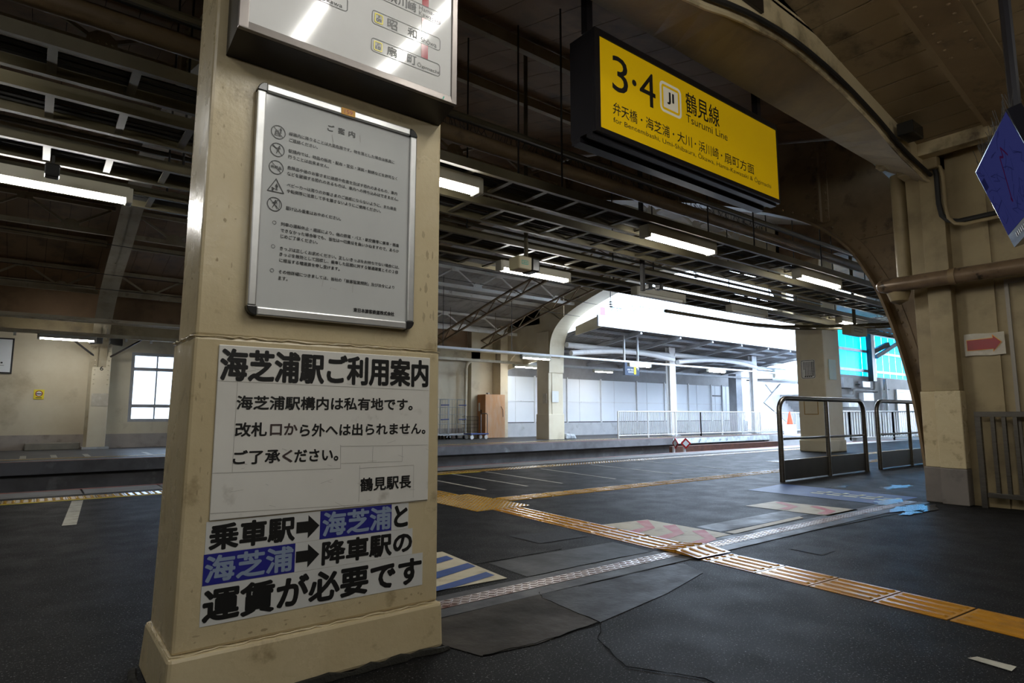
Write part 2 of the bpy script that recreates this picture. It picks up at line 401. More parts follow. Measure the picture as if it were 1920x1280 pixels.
# far wall behind the far platform, with its window opening
WY = 22.3
mb = MB()
wx0, wx1, wz0, wz1 = 2.35, 4.75, .78, 2.93
mb.box(-12, wx0, WY, WY+.3, .42, 6); mb.box(wx1, 16.62, WY, WY+.3, .42, 6)
mb.box(wx0, wx1, WY, WY+.3, .42, wz0); mb.box(wx0, wx1, WY, WY+.3, wz1, 6)
struct(mb.build('wall_far', cream_far))
struct(MB().box(-12, 16.62, WY-.012, WY+.3, 0, .42).build('baseboard_far', grey_dado))
wn_ = struct(MB().box(wx0, wx1, WY+.16, WY+.17, wz0, wz1).build('window_1', glass))
mb = MB()
for z in (wz0+.04, 1.27, 2.42, wz1-.04): mb.box(wx0, wx1, WY+.02, WY+.2, z-.05, z+.05)
for x in (wx0+.04, wx1-.04): mb.box(x-.05, x+.05, WY+.019, WY+.201, wz0, wz1)
mb.box(3.05, 3.09, WY+.1, WY+.19, wz0, wz1)
mb.build('window_frame', grey_steel, wn_)
# pier closing the far wall towards the hoarding
struct(MB().box(16.25, 16.66, 21.7, 22.6, 0, 5.2).build('pillar_far_wall_end', cream_far))
struct(MB().box(14.9, 15.35, 22.0, 22.32, 0, 5.2).build('pillar_far_wall', cream_far))

# concourse side: end wall at right (plane X = 8.35), back wall, added wall at left
mb = MB()
mb.box(8.35, 8.6, -8, 2.36, 0, 4.15); 
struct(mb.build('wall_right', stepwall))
mb = MB()
mb.box(8.318, 8.349, 1.99, 2.03, 1.02, 4.1); mb.box(8.33, 8.349, 2.03, 2.26, .0, 4.1)
struct(mb.build('trim_right_wall_strip', stepwall))
struct(MB().box(-12, 8.6, -8.2, -8, 0, 5.6).build('wall_back', stepwall))
struct(MB().box(-12.2, -12, -8.2, 22.6, -1.1, 7.2).build('wall_left_added', stepwall))  # unseen, added across the open end to keep the hall dark
# aluminium-framed door in the right wall (only its jamb side is in view)
d1 = struct(MB().box(8.325, 8.349, .9, 1.86, .02, 2.42).build('door_1', stepwall))
mb = MB(); mb.box(8.30, 8.349, 1.86, 1.895, 0, 2.47); mb.box(8.30, 8.349, .9, 1.86, 2.42, 2.47)
mb.build('door_frame', mat('dull_aluminium', (.30,.27,.23), rough=.5, metal=.4), d1)
mb = MB(); mb.box(8.315, 8.324, .95, 1.72, .2, 2.25); mb.build('door_panel', stepwall, d1)

struct(MB().box(8.6, 46, 2.3, 2.45, 0, 5.4).build('wall_outer_right', stepwall))
# sloping board ceiling over the concourse
def cz(x): return 4.65 - .174 * (x - 5.0) if x > 1.0 else 5.346
mb = MB()
for i in range(25):
    a = 1.0 + i * .3; b = a + .282
    if a > 8.3: break
    for (y0, y1) in ((-8, 1.46), (1.80, 2.52)):
        mb.hexa([(a,y0,cz(a)), (b,y0,cz(b)), (b,y1,cz(b)), (a,y1,cz(a))], [(a,y0,cz(a)+.02), (b,y0,cz(b)+.02), (b,y1,cz(b)+.02), (a,y1,cz(a)+.02)])
i = -12
while i < 1:
    mb.box(i, i+.29, -8, 2.5, 5.346, 5.366); i += .3
struct(mb.build('ceiling', plank))
mb = MB()
mb.hexa([(1,-8,5.38),(8.6,-8,4.06),(8.6,2.52,4.06),(1,2.52,5.38)], [(1,-8,5.5),(8.6,-8,4.18),(8.6,2.52,4.18),(1,2.52,5.5)])
mb.box(-12, 1.0, -8, 2.52, 5.38, 5.5)
struct(mb.build('ceiling_backing', dark))

# ------------------------------------------------------------------ hall roof over the tracks
ROOF = [(2.5,4.55),(3.8,4.95),(4.9,5.25),(6.0,5.65),(9.0,6.5),(11.5,6.8),(14.0,6.6),(17.2,6.0),(20.8,5.15),(22.6,4.7)]
def roof_z(y):
    for (a, za), (b, zb) in zip(ROOF, ROOF[1:]):
        if a <= y <= b: return za + (zb-za) * (y-a)/(b-a)
    return ROOF[-1][1]
for nm, x0, x1, mt in (('ceiling_hall_left', -12, 8.9, roofb), ('ceiling_hall_right', 8.9, 16.9, roof_daylit)):
    mb = MB(); x = x0
    while x < x1 - .05:
        xe = min(x + .392, x1)
        for (a, za), (b, zb) in zip(ROOF, ROOF[1:]):
            mb.hexa([(x,a,za),(xe,a,za),(xe,b,zb),(x,b,zb)], [(x,a,za+.025),(xe,a,za+.025),(xe,b,zb+.025),(x,b,zb+.025)])
        x += .4
    struct(mb.build(nm, mt))
mb = MB()
mb.strip([(y, z+.05) for y, z in ROOF], [(y, z+.2) for y, z in ROOF], 'x', -12, 16.9)
struct(mb.build('ceiling_hall_backing', dark))

mb = MB(); mb.prism([(2.5,5.28),(8.95,5.28),(8.95,roof_z(8.95)+.1),(6.0,roof_z(6)+.1),(2.5,5.3)], 'x', 16.62, 16.9)
struct(mb.build('wall_hall_gable', roofb))
# riveted arched frames across the tracks
SOF = [(2.92,0),(2.95,.52),(3.02,1.25),(3.15,1.95),(3.31,2.54),(3.48,2.93),(3.67,3.27),(4.01,3.62),(4.39,3.88),(4.98,4.16),
       (5.7,4.45),(7.2,4.95),(9.3,5.5),(12.3,5.85),(14.9,5.72),(17.2,5.1),(19.2,4.6),(20.6,4.0),(21.5,3.3),(21.85,2.6),(21.9,0)]
def densify(P, k=3):
    out = []
    n = len(P)
    for i in range(n-1):
        p0, p1, p2, p3 = P[max(i-1,0)], P[i], P[i+1], P[min(i+2,n-1)]
        for j in range(k):
            t = j/k
            out.append(tuple(.5*((2*b)+(-a+c)*t+(2*a-5*b+4*c-d)*t*t+(-a+3*b-3*c+d)*t**3) for a,b,c,d in zip(p0,p1,p2,p3)))
    out.append(P[-1]); return out
def outer(p):                                  # matching point on the back of the frame
    y, z = p
    if y < 3.6 and z < 3.1: return (2.62, z)
    if y > 21.3 and z < 3.2: return (22.25, z)
    return (y, min(roof_z(min(max(y,2.5),22.5)), z + 1.15)) 
def portal(X, label, m, rm, legs=True):
    t = thing('arched_steel_frame', label, 'frame', (X, 12.3, 0), 'arched steel frames of the hall')
    S = densify(SOF, 3)
    S = [p for p in S]
    O = []
    for (y, z) in S:
        if y < 5.0:  O.append((2.62 + max(0, (z-3.4))*1.4, z if z < 3.4 else min(3.4 + (z-3.4)*2.0, roof_z(2.62+(z-3.4)*1.4)-.01)))
        elif y > 20.6: O.append((22.25 - max(0, (z-3.0))*1.0, z if z < 3.0 else 3.0 + (z-3.0)*1.75))
        else: O.append((y, roof_z(y) - .03))
    mb = MB(); mb.strip(S, O, 'x', X-.02, X+.02); mb.build('web_plate', m, t)
    mb = MB()
    N = []
    for i, p in enumerate(S):
        a, b = S[max(i-1,0)], S[min(i+1,len(S)-1)]
        d = V((b[0]-a[0], b[1]-a[1], 0)).normalized(); N.append((p[0]-d.y*.03, p[1]+d.x*.03))
    mb.strip(S, N, 'x', X-.21, X+.21); mb.build('soffit_flange', m, t)
    # angle strips and rivets beside the soffit
    N1 = []; N2 = []
    for i, p in enumerate(S):
        a, b = S[max(i-1,0)], S[min(i+1,len(S)-1)]
        d = V((b[0]-a[0], b[1]-a[1], 0)).normalized(); N1.append((p[0]-d.y*.16, p[1]+d.x*.16)); N2.append((p[0]-d.y*.09, p[1]+d.x*.09))
    mb = MB(); mb.strip(N, N1, 'x', X-.035, X-.0201)
    mb.strip(N, N1, 'x', X+.0201, X+.035); mb.build('flange_angle', m, t)
    mb = MB(); acc = 0
    for (a, b) in zip(N2, N2[1:]):
        L_ = math.hypot(b[0]-a[0], b[1]-a[1])
        while acc < L_:
            k = acc / L_; mb.dome((X-.035, a[0]+(b[0]-a[0])*k, a[1]+(b[1]-a[1])*k), (-1,0,0), .022); acc += .17
        acc -= L_
    # stiffeners, vertical pairs of angles with rivets
    for y in (4.05, 6.6, 9.4, 12.3, 15.6, 18.4):
        st = MB()
        z0 = min(p[1] for p in S if abs(p[0]-y) < 1.0) ; z0 = [q for q in S if q[0] >= y][0][1] + .05; z1 = roof_z(y) - .05
        if z1 < z0: z1 = z0 + .2
        st.box(X-.05, X-.0205, y-.10, y+.10, z0, z1)
        st.box(X-.12, X-.0502, y-.012, y+.012, z0, z1)
        z = z0 + .06
        while z < z1:
            for dy in (-.07, .07): mb.dome((X-.05, y+dy, z), (-1,0,0), .027)
            z += .12
        st.build('stiffener', m, t)
    st = MB(); st.box(X-.05, X-.0205, 2.66, 3.55, 3.40, 3.56); st.build('stiffener', m, t)
    for k in range(6):
        for z in (3.44, 3.52): mb.dome((X-.05, 2.75+k*.15, z), (-1,0,0), .027)
    mb.build('rivets', rm, t)
    return t
portal(8.9, 'brown riveted arched steel frame springing from the pillar beside the red arrow sign', brown_steel, brown_steel)
portal(1.45, 'cream riveted steel frame rising from the column beside the wall window', cream_steel, cream_steel)
portal(-5.8, 'arched steel frame at the dim end of the hall', cream_steel, cream_steel)
# stencilled steel column that carries the second frame on the far side
t = column_thing = thing('steel_column', 'cream riveted steel column stencilled with a 6 beside the wall window', 'column', (1.6, 22.0, 0))
mb = MB(); mb.box(1.32, 1.78, 21.86, 22.28, .06, 3.3); mb.build('shaft', cream_far, t, bevel=.01)
mb = MB(); mb.box(1.22, 1.88, 21.8, 22.28, 0, .06); mb.build('base_plate', conc, t)
mb = MB()
for k in range(9):
    for x in (1.38, 1.72): mb.dome((x, 21.86, 1.9 + k*.14), (0,-1,0), .025)
mb.build('rivets', cream_far, t)
pl = Plane((1.45, 21.858, 2.3), (1,0,0), (0,0,1)); mb = MB(); text(mb, '6', pl, .06, 0, .15, .13, .002, .02); mb.build('stencilled_number', ink, t)
mb = MB(); mb.box(1.36, 1.78, 21.85, 21.859, 1.25, 1.62); mb.build('notice_sheet', laminate, t)

# portal at the open end: concrete-cased arch on two columns
t = thing('arched_end_frame', 'cream arched frame at the open daylit end carried on the track-side column', 'frame', (16.75, 18.9, 0))
SE = densify([(8.85,3.6),(8.95,4.3),(9.4,4.95),(10.3,5.5),(12.3,5.85),(14.9,5.73),(16.5,5.36),(17.5,5.02),(18.05,4.72),(18.45,4.32),(18.62,3.9),(18.68,3.3),(18.70,2.7)], 4)
OE = []
for (y, z) in SE:
    OE.append((y, roof_z(y)-.02) if y < 16.4 else (y + (y-16.4)/2.3*.75, z + (roof_z(16.4)-.02-z)*max(0, (17.9-y)/1.5) if y < 17.9 else z))
OE = [(max(p[0], 8.0), p[1]) for p in OE]
mb = MB()
A1 = [p for p in SE if p[0] <= 18.0]; B1 = [(p[0], roof_z(p[0])-.02) for p in A1]
mb.strip(A1, B1, 'x', 16.62, 16.88)
mb.strip([p for p in SE if p[0] >= 17.99] + [(18.70,0)], [(19.45, max(2.7, roof_z(19.4)-.05 - (0 if p[1] > 3.5 else 2.0))) if 0 else (19.45, p[1]+(.9 if p[1] > 3 else 0)) for p in SE if p[0] >= 17.99] + [(19.45,0)], 'x', 16.62, 16.88)
mb.prism([(18.0,4.75),(19.45,5.6),(19.45,5.45),(22.0,4.6),(22.0,roof_z(22)),(18.0,roof_z(18))], 'x', 16.65, 16.85)
mb.prism([(19.45,4.8),(19.45,3.6),(20.4,3.95),(21.4,3.5),(22.0,2.9),(22.0,4.7),(20.5,5.0)], 'x', 16.65, 16.85)
mb.prism([(19.3,3.3),(22.2,2.95),(22.2,4.75),(18.2,5.6),(18.2,4.9)], 'x', 16.70, 16.80)
mb.build('cased_web', cream_far, t)
mb = MB()
N = []
for i, p in enumerate(SE):
    a, b = SE[max(i-1,0)], SE[min(i+1,len(SE)-1)]
    d = V((b[0]-a[0], b[1]-a[1], 0)).normalized(); N.append((p[0]+d.y*.02, p[1]-d.x*.02))
mb.strip(N, SE, 'x', 16.45, 17.25); mb.build('soffit', cream_far, t)
# track-side column A (white flank to the daylight, cream flank to the hall)
t = thing('concrete_column', 'cream concrete column at the far platform edge under the bright arch', 'column', (16.9, 19.0, 0), 'columns of the daylit end arch')
mb = MB(); mb.box(16.45, 17.25, 18.72, 19.45, 0, 4.4); mb.build('shaft', cream_far, t, bevel=.02)
mb = MB(); mb.box(16.425, 17.275, 18.69, 19.475, 0, 1.02); mb.build('casing', cream_far, t, bevel=.012)
mb = MB(); mb.box(16.41, 16.424, 18.80, 19.05, 1.45, 1.85); mb.build('paper_notice', laminate, t)
mb = MB(); mb.box(16.6, 16.95, 18.67, 18.689, 1.5, 1.95); mb.build('pale_notice', sticker, t)
t = thing('concrete_column', 'cream concrete column with a framed vertical notice behind the tubular railing', 'column', (17.3, 8.4, 0), 'columns of the daylit end arch')
mb = MB(); mb.box(16.8, 17.75, 7.86, 8.62, 0, 5.9); mb.build('shaft', cream_far, t, bevel=.02)
mb = MB(); mb.box(16.77, 17.78, 7.83, 8.65, 0, .32); mb.build('plinth', cream_far, t, bevel=.03)
pl = Plane((16.795, 8.50, 1.98), (0,-1,0), (0,0,1))
mb = MB(); pl.poly(mb, rrect(.0,.0,.40,.52,.05), .001); mb.build('notice', sticker, t)
mb = MB(); pl.ring(mb, rrect(.012,.012,.388,.508,.045), rrect(.024,.024,.376,.496,.04), .002)
for k in range(7):
    x = .335 - k*.043; z = .46
    while z > (.08 if k < 6 else .25):
        pl.poly(mb, [(x, z-.03), (x+(.026 if k < 2 else .018), z-.03), (x+(.026 if k < 2 else .018), z), (x, z)], .002); z -= .036
for k in range(4): pl.poly(mb, [(.1+k*.055, .045), (.14+k*.055, .045), (.14+k*.055, .075), (.1+k*.055, .075)], .002)
mb.build('notice_lettering', ink, t)
mb = MB(); pl.ring(mb, rrect(.03,-.98,.42,-.5,.004), rrect(.05,-.96,.40,-.52,.003), .0015); mb.build('tape_outline', tact_y, t)
mb = MB(); mb.box(17.05, 17.45, 7.845, 7.859, 1.95, 2.5); mb.build('pale_notice', mat('cyan_tinted_paper', (.50,.66,.68), rough=.5), t)

# lattice purlins along the hall
def lattice(x0, x1, Y, z0, h, label, m, rise=0, name='lattice_girder', group='lattice purlins under the roof', nb=4):
    t = thing(name, label, 'girder', (x0, Y, z0), group)
    mb = MB(); mb.bar((x0,Y,z0), (x1,Y,z0), .09, .11); mb.build('bottom_chord', m, t)
    mb = MB(); mb.bar((x0,Y,z0+h), (x1,Y,z0+h), .09, .09); mb.build('top_chord', m, t)
    step = (x1-x0)/nb
    for k in range(nb):
        a = x0 + k*step; mid = a + step/2
        for p, q in (((a+.08,Y,z0+h-.05), (mid,Y,z0+.05)), ((mid,Y,z0+.05), (a+step-.08,Y,z0+h-.05))):
            d = MB(); d.bar(p, q, .05, .05); d.build('diagonal_bar', m, t)
        g = MB(); g.prism([(mid-.19,z0-.02),(mid+.19,z0-.02),(mid+.17,z0+.13),(mid+.07,z0+.21),(mid-.07,z0+.21),(mid-.17,z0+.13)], 'y', Y-.05, Y-.037)
        for q in (-.12,-.05,.05,.12): g.dome((mid+q, Y-.05, z0+.06), (0,-1,0), .014, n=5)
        g.build('gusset_plate', m, t)
        if k:
            g = MB(); g.box(a-.14, a+.14, Y-.05, Y-.037, z0+h-.12, z0+h+.02); g.build('gusset_plate', m, t)
    return t
SP = [(17.2,5.30,.62,'over the far platform edge'), (20.8,4.45,.62,'by the far wall'), (13.6,6.05,.5,'near the roof crown'), (9.6,5.95,.5,'nearest us')]
BAY = [(-5.6,1.25,'left of the stencilled column', cream_steel), (1.65,8.7,'right of the stencilled column', cream_steel), (9.1,16.45,'beside the daylit opening', cream_steel)]
daylit_truss = mat('daylit_truss_paint', (.85,.84,.80), (.76,.74,.69), 2, .5, grime=(.25,.20,.14), gscale=5, glo=.6, ghi=.8)  # truss paint made paler to stand for the daylight on this bay
BAY[2] = BAY[2][:3] + (daylit_truss,)
for (xa, xb, bt, m_) in BAY:
    for (Y, z, h, st_) in SP:
        lattice(xa, xb, Y, z, h, 'cream lattice girder %s, %s' % (st_, bt), m_)
# plain purlins between the lattices
for (xa, xb, bt, m_) in BAY:
    mb = MB()
    for Y in (5.2, 7.0, 11.4, 15.4, 19.0, 22.0):
        mb.bar((xa, Y, roof_z(Y)-.10), (xb, Y, roof_z(Y)-.10), .08, .14)
    struct(mb.build('ceiling_purlin_strips', m_))
# lattice rafters in mid-bay
for xm, lab in ((5.2, 'dim brown lattice rafter across the middle bay of the roof'), (12.8, 'brown lattice rafter across the bay next to the daylit opening'), (15.0, 'lattice rafter nearest the daylit arch')):
    t = thing('lattice_rafter', lab, 'girder', (xm, 13, 5), 'lattice rafters across the roof')
    up = MB(); lo_ = MB()
    ys = [9.4 + k*1.0 for k in range(13)]
    zz = [roof_z(y) - .86 for y in ys]
    for k in range(12):
        lo_.bar((xm, ys[k], zz[k]-.34), (xm, ys[k+1], zz[k+1]-.34), .07, .06)
        up.bar((xm, ys[k], zz[k]), (xm, ys[k+1], zz[k+1]), .07, .06)
        m_y = (ys[k]+ys[k+1])/2; m_z = (zz[k]+zz[k+1])/2
        
        for p, q in (((xm, ys[k], zz[k]), (xm, m_y, m_z-.34)), ((xm, m_y, m_z-.34), (xm, ys[k+1], zz[k+1]))):
            dg_ = MB(); dg_.bar(p, q, .03, .03); dg_.build('diagonal_bar', brown_steel, t)
    for k in (1, 11):
        tag(MB().tube([(xm, ys[k], zz[k]+.034), (xm, ys[k], roof_z(ys[k])-.02)], .010, 5).build('hanger_rod', brown_steel), 'brown rod holding up a lattice rafter', 'rod', 'rods of the lattice rafters')
    up.build('top_chord', brown_steel, t); lo_.build('bottom_chord', brown_steel, t)

# ------------------------------------------------------------------ cased beam over the sign and its neighbours
t = thing('cased_beam', 'cream cased beam with a haunched edge above the yellow platform sign', 'beam', (4.5, 2.75, 4.0))
near = [(-2.0,4.05),(1.5,4.0),(2.6,3.98),(3.5,3.99),(4.3,4.13),(5.05,4.19),(5.9,4.14),(6.78,3.99),(7.44,3.83),(8.3,3.72)]
nd = densify(near, 3); 
mb = MB()
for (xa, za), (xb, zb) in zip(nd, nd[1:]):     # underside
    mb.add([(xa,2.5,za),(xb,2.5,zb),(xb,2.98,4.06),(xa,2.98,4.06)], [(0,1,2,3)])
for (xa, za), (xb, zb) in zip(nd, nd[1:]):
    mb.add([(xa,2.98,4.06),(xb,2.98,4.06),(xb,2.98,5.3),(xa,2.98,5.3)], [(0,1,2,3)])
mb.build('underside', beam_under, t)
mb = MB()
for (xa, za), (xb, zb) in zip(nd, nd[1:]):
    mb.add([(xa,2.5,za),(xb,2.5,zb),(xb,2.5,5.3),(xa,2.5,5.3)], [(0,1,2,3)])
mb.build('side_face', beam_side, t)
mb = MB()
lip = [(x, 2.487, z+.012+.006*math.sin(x*23)+.005*math.sin(x*41)) for x, z in nd]
mb.tube(lip, .016, 6); mb.build('ragged_lip', beam_side, t)
tag(MB().tube([(x, 2.462, z+.085) for x, z in nd if x > 0][::1], .022, 8).build('conduit', cable_m, smooth=True), 'dark conduit clipped along the edge of the cased beam', 'conduit')
tag(MB().box(3.95, 4.6, 2.47, 2.499, 4.34, 4.6).build('blank_plate', dark_steel, bevel=.004), 'peeling dark plate fixed on the cased beam above the conduit', 'plate')
tag(MB().box(7.25, 7.55, 2.30, 2.46, 4.02, 4.16).build('junction_box', chrome_black, bevel=.01), 'black junction box where the conduit meets the ceiling boards', 'box')
# riveted ceiling beam
t = thing('riveted_ceiling_beam', 'dark brown riveted beam running along the sloping board ceiling', 'beam', (5, 1.63, 4.6))
mb = MB(); mb.hexa([(1,1.46,cz(1)-.06),(8.3,1.46,cz(8.3)-.06),(8.3,1.80,cz(8.3)-.06),(1,1.80,cz(1)-.06)], [(1,1.46,cz(1)+.05),(8.3,1.46,cz(8.3)+.05),(8.3,1.80,cz(8.3)+.05),(1,1.80,cz(1)+.05)])
mb.build('flange', brown_steel, t)
mb = MB()
for y in (1.43, 1.83):
    mb.hexa([(1,y-.03,cz(1)-.03),(8.3,y-.03,cz(8.3)-.03),(8.3,y+.03,cz(8.3)-.03),(1,y+.03,cz(1)-.03)], [(1,y-.03,cz(1)+.02),(8.3,y-.03,cz(8.3)+.02),(8.3,y+.03,cz(8.3)+.02),(1,y+.03,cz(1)+.02)])
mb.build('cover_strips', plank, t)
mb = MB(); x = 4.6
while x < 6.6:
    for y in (1.53, 1.73): mb.dome((x, y, cz(x)-.06), (0,0,-1), .02)
    x += .14
mb.build('rivets', brown_steel, t)
tag(MB().box(7.95, 8.12, -8, 2.96, 3.99, 4.17).build('cross_beam', beam_side, bevel=.01), 'light brown timber beam crossing under the boards beside the monitor', 'beam')

# ------------------------------------------------------------------ front pillar
t = thing('square_pillar', 'thick cream painted pillar carrying the notices', 'pillar', (.95, 2.65, 0))
mb = MB(); mb.hexa([(.408,2.395,0),(1.486,2.395,0),(1.486,2.95,0),(.408,2.95,0)], [(.418,2.405,.185),(1.484,2.405,.185),(1.484,2.915,.185),(.418,2.915,.185)])
mb.build('plinth', cream, t, bevel=.014)
mb = MB(); mb.hexa([(.430,2.43,.185),(1.474,2.43,.185),(1.474,2.875,.185),(.430,2.875,.185)], [(.443,2.43,1.285),(1.468,2.43,1.285),(1.468,2.825,1.285),(.443,2.825,1.285)])
mb.build('lower_shaft', cream, t, bevel=.012)
mb = MB(); mb.hexa([(.446,2.437,1.285),(1.466,2.437,1.285),(1.466,2.76,1.285),(.446,2.76,1.285)], [(.460,2.445,4.05),(1.467,2.445,4.05),(1.467,2.72,4.05),(.460,2.72,4.05)])
mb.build('upper_shaft', cream, t, bevel=.012)
mb = MB()
for (z_, y_, xa_, xb_, yb_) in ((1.287, 2.431, .441, 1.468, 2.82), (.187, 2.418, .424, 1.478, 2.88)):
    mb.tube([(xa_+(xb_-xa_)*i/40, y_+random.uniform(-.002,.002), z_+random.uniform(-.004,.004)) for i in range(41)], .006, 6, rs=[random.uniform(.002,.005) for _ in range(41)])
    mb.tube([(xa_+random.uniform(-.002,.002), y_+(yb_-y_)*i/16, z_+random.uniform(-.004,.004)) for i in range(17)], .006, 6, rs=[random.uniform(.002,.005) for _ in range(17)])
mb.build('ragged_plaster_edge', cream, t)
chip = mat('exposed_old_paint', (.43,.345,.21), (.36,.28,.16), 8, .6)
mb = MB()
def chip_at(x, z, rx, rz, y):
    n = 11; mb.add([(x + rx*math.cos(2*PI*k/n)*random.uniform(.5,1.1), y, z + rz*math.sin(2*PI*k/n)*random.uniform(.5,1.1)) for k in range(n)], [tuple(range(n))])
for k in range(10): z = random.uniform(1.42,1.85); chip_at(1.40 + random.uniform(-.035,.04), z, random.uniform(.004,.011), random.uniform(.012,.035), 2.4365 + (z-1.285)*.0029 - .0006)
for k in range(14): z = random.uniform(1.35,2.3); chip_at(.53 + random.uniform(-.05,.05), z, random.uniform(.002,.006), random.uniform(.003,.012), 2.4365 + (z-1.285)*.0029 - .0006)
for k in range(16): chip_at(random.uniform(.5,1.4), .215 + random.uniform(-.012,.03), random.uniform(.004,.018), random.uniform(.002,.006), 2.4294)
for k in range(10): chip_at(random.uniform(.46,.52), random.uniform(.3,1.2), random.uniform(.002,.006), random.uniform(.004,.016), 2.4294)
mb.build('paint_chips', chip, t)
mb = MB(); pts = []
for k in range(26):
    x = .40 + k*.0435; pts.append((x, 2.366 + random.uniform(-.015,.005), .004))
mb.tube(pts, .02, 6, rs=[random.uniform(.008,.026) for _ in pts])
mb.tube([(.382 + random.uniform(-.015,.005), 2.37 + k*.06, .004) for k in range(10)], .02, 6, rs=[random.uniform(.008,.022) for _ in range(10)])
stuff(mb.build('moss', moss), 'black mossy grime around the foot of the thick cream pillar', 'moss')
FY = 2.43                                      # front face of the lower shaft

# --- route map box
t = thing('route_map_sign', 'brown metal framed white route map box at the top of the pillar', 'sign', (.95, 2.36, 2.4))
bx0, bx1, bz0, bz1 = .495, 1.44, 2.412, 3.25
mb = MB(); mb.hexa([(bx0,2.285,bz0),(bx1,2.285,bz0),(bx1+.012,2.44,bz0-.03),(bx0,2.44,bz0-.03)], [(bx0,2.285,bz1),(bx1,2.285,bz1),(bx1+.012,2.44,bz1),(bx0,2.44,bz1)])
mb.build('casing', dark_steel, t)
fw_ = .034
mb = MB()
mb.hexa([(bx0,2.262,bz0),(bx1,2.262,bz0),(bx1,2.284,bz0),(bx0,2.284,bz0)], [(bx0+fw_*.6,2.268,bz0+fw_),(bx1-fw_*.6,2.268,bz0+fw_),(bx1-fw_*.6,2.284,bz0+fw_),(bx0+fw_*.6,2.284,bz0+fw_)])
mb.box(bx0, bx0+fw_, 2.263, 2.284, bz0+.002, bz1); mb.box(bx1-fw_+.006, bx1, 2.263, 2.284, bz0+.002, bz1)
mb.build('frame', box_steel, t, bevel=.002)
mb = MB(); mb.box(bx0+fw_-.004, bx1-fw_+.01, 2.272, 2.282, bz0+fw_-.004, bz1); mb.build('face', white_plate, t)
PY = 2.2715
def on_box(x, y): p = oy(x, y, PY); return (p[0], p[2])
pl = Plane((0, PY, 0), (1,0,0), (0,0,1))
ln = MB(); tx = MB(); rd = MB(); yl = MB(); rl = MB()
xa, _ = on_box(697.4, 30); xb, _ = on_box(825.4, 84)
za = (on_box(697.4, 42.6)[1] + on_box(825.4, 96.6)[1]) / 2; zb = (on_box(697.4, 18)[1] + on_box(825.4, 71.9)[1]) / 2
hh = zb - za
z2 = (on_box(695.5, 94.6)[1] + on_box(824.9, 145)[1]) / 2
step = za - z2
rows = [('昭　和', 'Shōwa', '09', za), ('扇　町', 'Ōgimachi', '10', z2), ('浜川崎', 'Hama-\nKawasaki', '08', za + step), ('武蔵白石', 'Musashi-\nShiraishi', '07', za + 2*step)]
W_ = xb - xa
for jp, en, no, z in rows:
    pl.ring(ln, rrect(xa, z, xb, z+hh, .014), rrect(xa+.0022, z+.0022, xb-.0022, z+hh-.0022, .012), .0012)
    yl.mark(); s = hh * .70; y0 = z + hh*.15; x0 = xa + .012
    pl.ring(yl, rrect(x0, y0, x0+s*.92, y0+s, .006), rrect(x0+.005, y0+.005, x0+s*.92-.005, y0+s-.005, .003), .0012)
    text(tx, 'JI', pl, x0+s*.34, y0+s*.56, x0+s*.58, y0+s*.84, .0013, .01)
    text(tx, no, pl, x0+s*.20, y0+s*.16, x0+s*.72, y0+s*.52, .0013, .02)
    if len(jp) == 3 and '　' in jp:
        text(tx, jp[0], pl, xa+W_*.215, z+hh*.14, xa+W_*.355, z+hh*.86, .0013, .012); text(tx, jp[2], pl, xa+W_*.505, z+hh*.14, xa+W_*.64, z+hh*.86, .0013, .012)
    else:
        for i, ch in enumerate(jp): text(tx, ch, pl, xa+W_*(.215+i*.425/len(jp)), z+hh*.14, xa+W_*(.215+(i+.9)*.425/len(jp)), z+hh*.86, .0013, .012)
    if '\n' in en:
        a_, b_ = en.split('\n'); text(tx, a_, pl, xa+W_*.665, z+hh*.52, xa+W_*.90, z+hh*.86, .0013); text(tx, b_, pl, xa+W_*.665, z+hh*.10, xa+W_*.985, z+hh*.44, .0013)
    else: text(tx, en, pl, xa+W_*.70 if en[0] == 'S' else xa+W_*.655, z+hh*.12, xa+W_*.94 if en[0] == 'S' else xa+W_*.985, z+hh*.52, .0013)
for i in range(3):                             # red line between the stations
    rd.mark(); pl.poly(rd, [(xa+W_*.71, z2+hh+i*step), (xa+W_*.81, z2+hh+i*step), (xa+W_*.81, z2+step+i*step), (xa+W_*.71, z2+step+i*step)], .0012)
# neighbour branch, end of its station box
ox1, oz0 = on_box(651.7, 23.5)
pl.ring(ln, rrect(ox1-W_, oz0, ox1, oz0+hh, .014), rrect(ox1-W_+.0022, oz0+.0022, ox1-.0022, oz0+hh-.0022, .012), .0012)
text(tx, 'Ōkawa', pl, ox1-W_*.34, oz0+hh*.13, ox1-W_*.07, oz0+hh*.52, .0013)
text(tx, '大', pl, ox1-W_*.785, oz0+hh*.14, ox1-W_*.645, oz0+hh*.86, .0013, .012); text(tx, '川', pl, ox1-W_*.495, oz0+hh*.14, ox1-W_*.36, oz0+hh*.86, .0013, .012)
ln.build('station_outlines', ink, t); lines(tx, 'station_lettering', ink, t); lines(yl, 'station_number_frame', yellow_ring, t); lines(rd, 'route_line', red_line, t)
mb = MB(); gx, gz = on_box(828, 187); pl.poly(mb, [(gx-.002,gz),(gx+.004,gz),(gx+.009,gz+.014),(gx+.004,gz+.014)], .0105-.0); 
mb.build('maker_mark', green_mark, t)

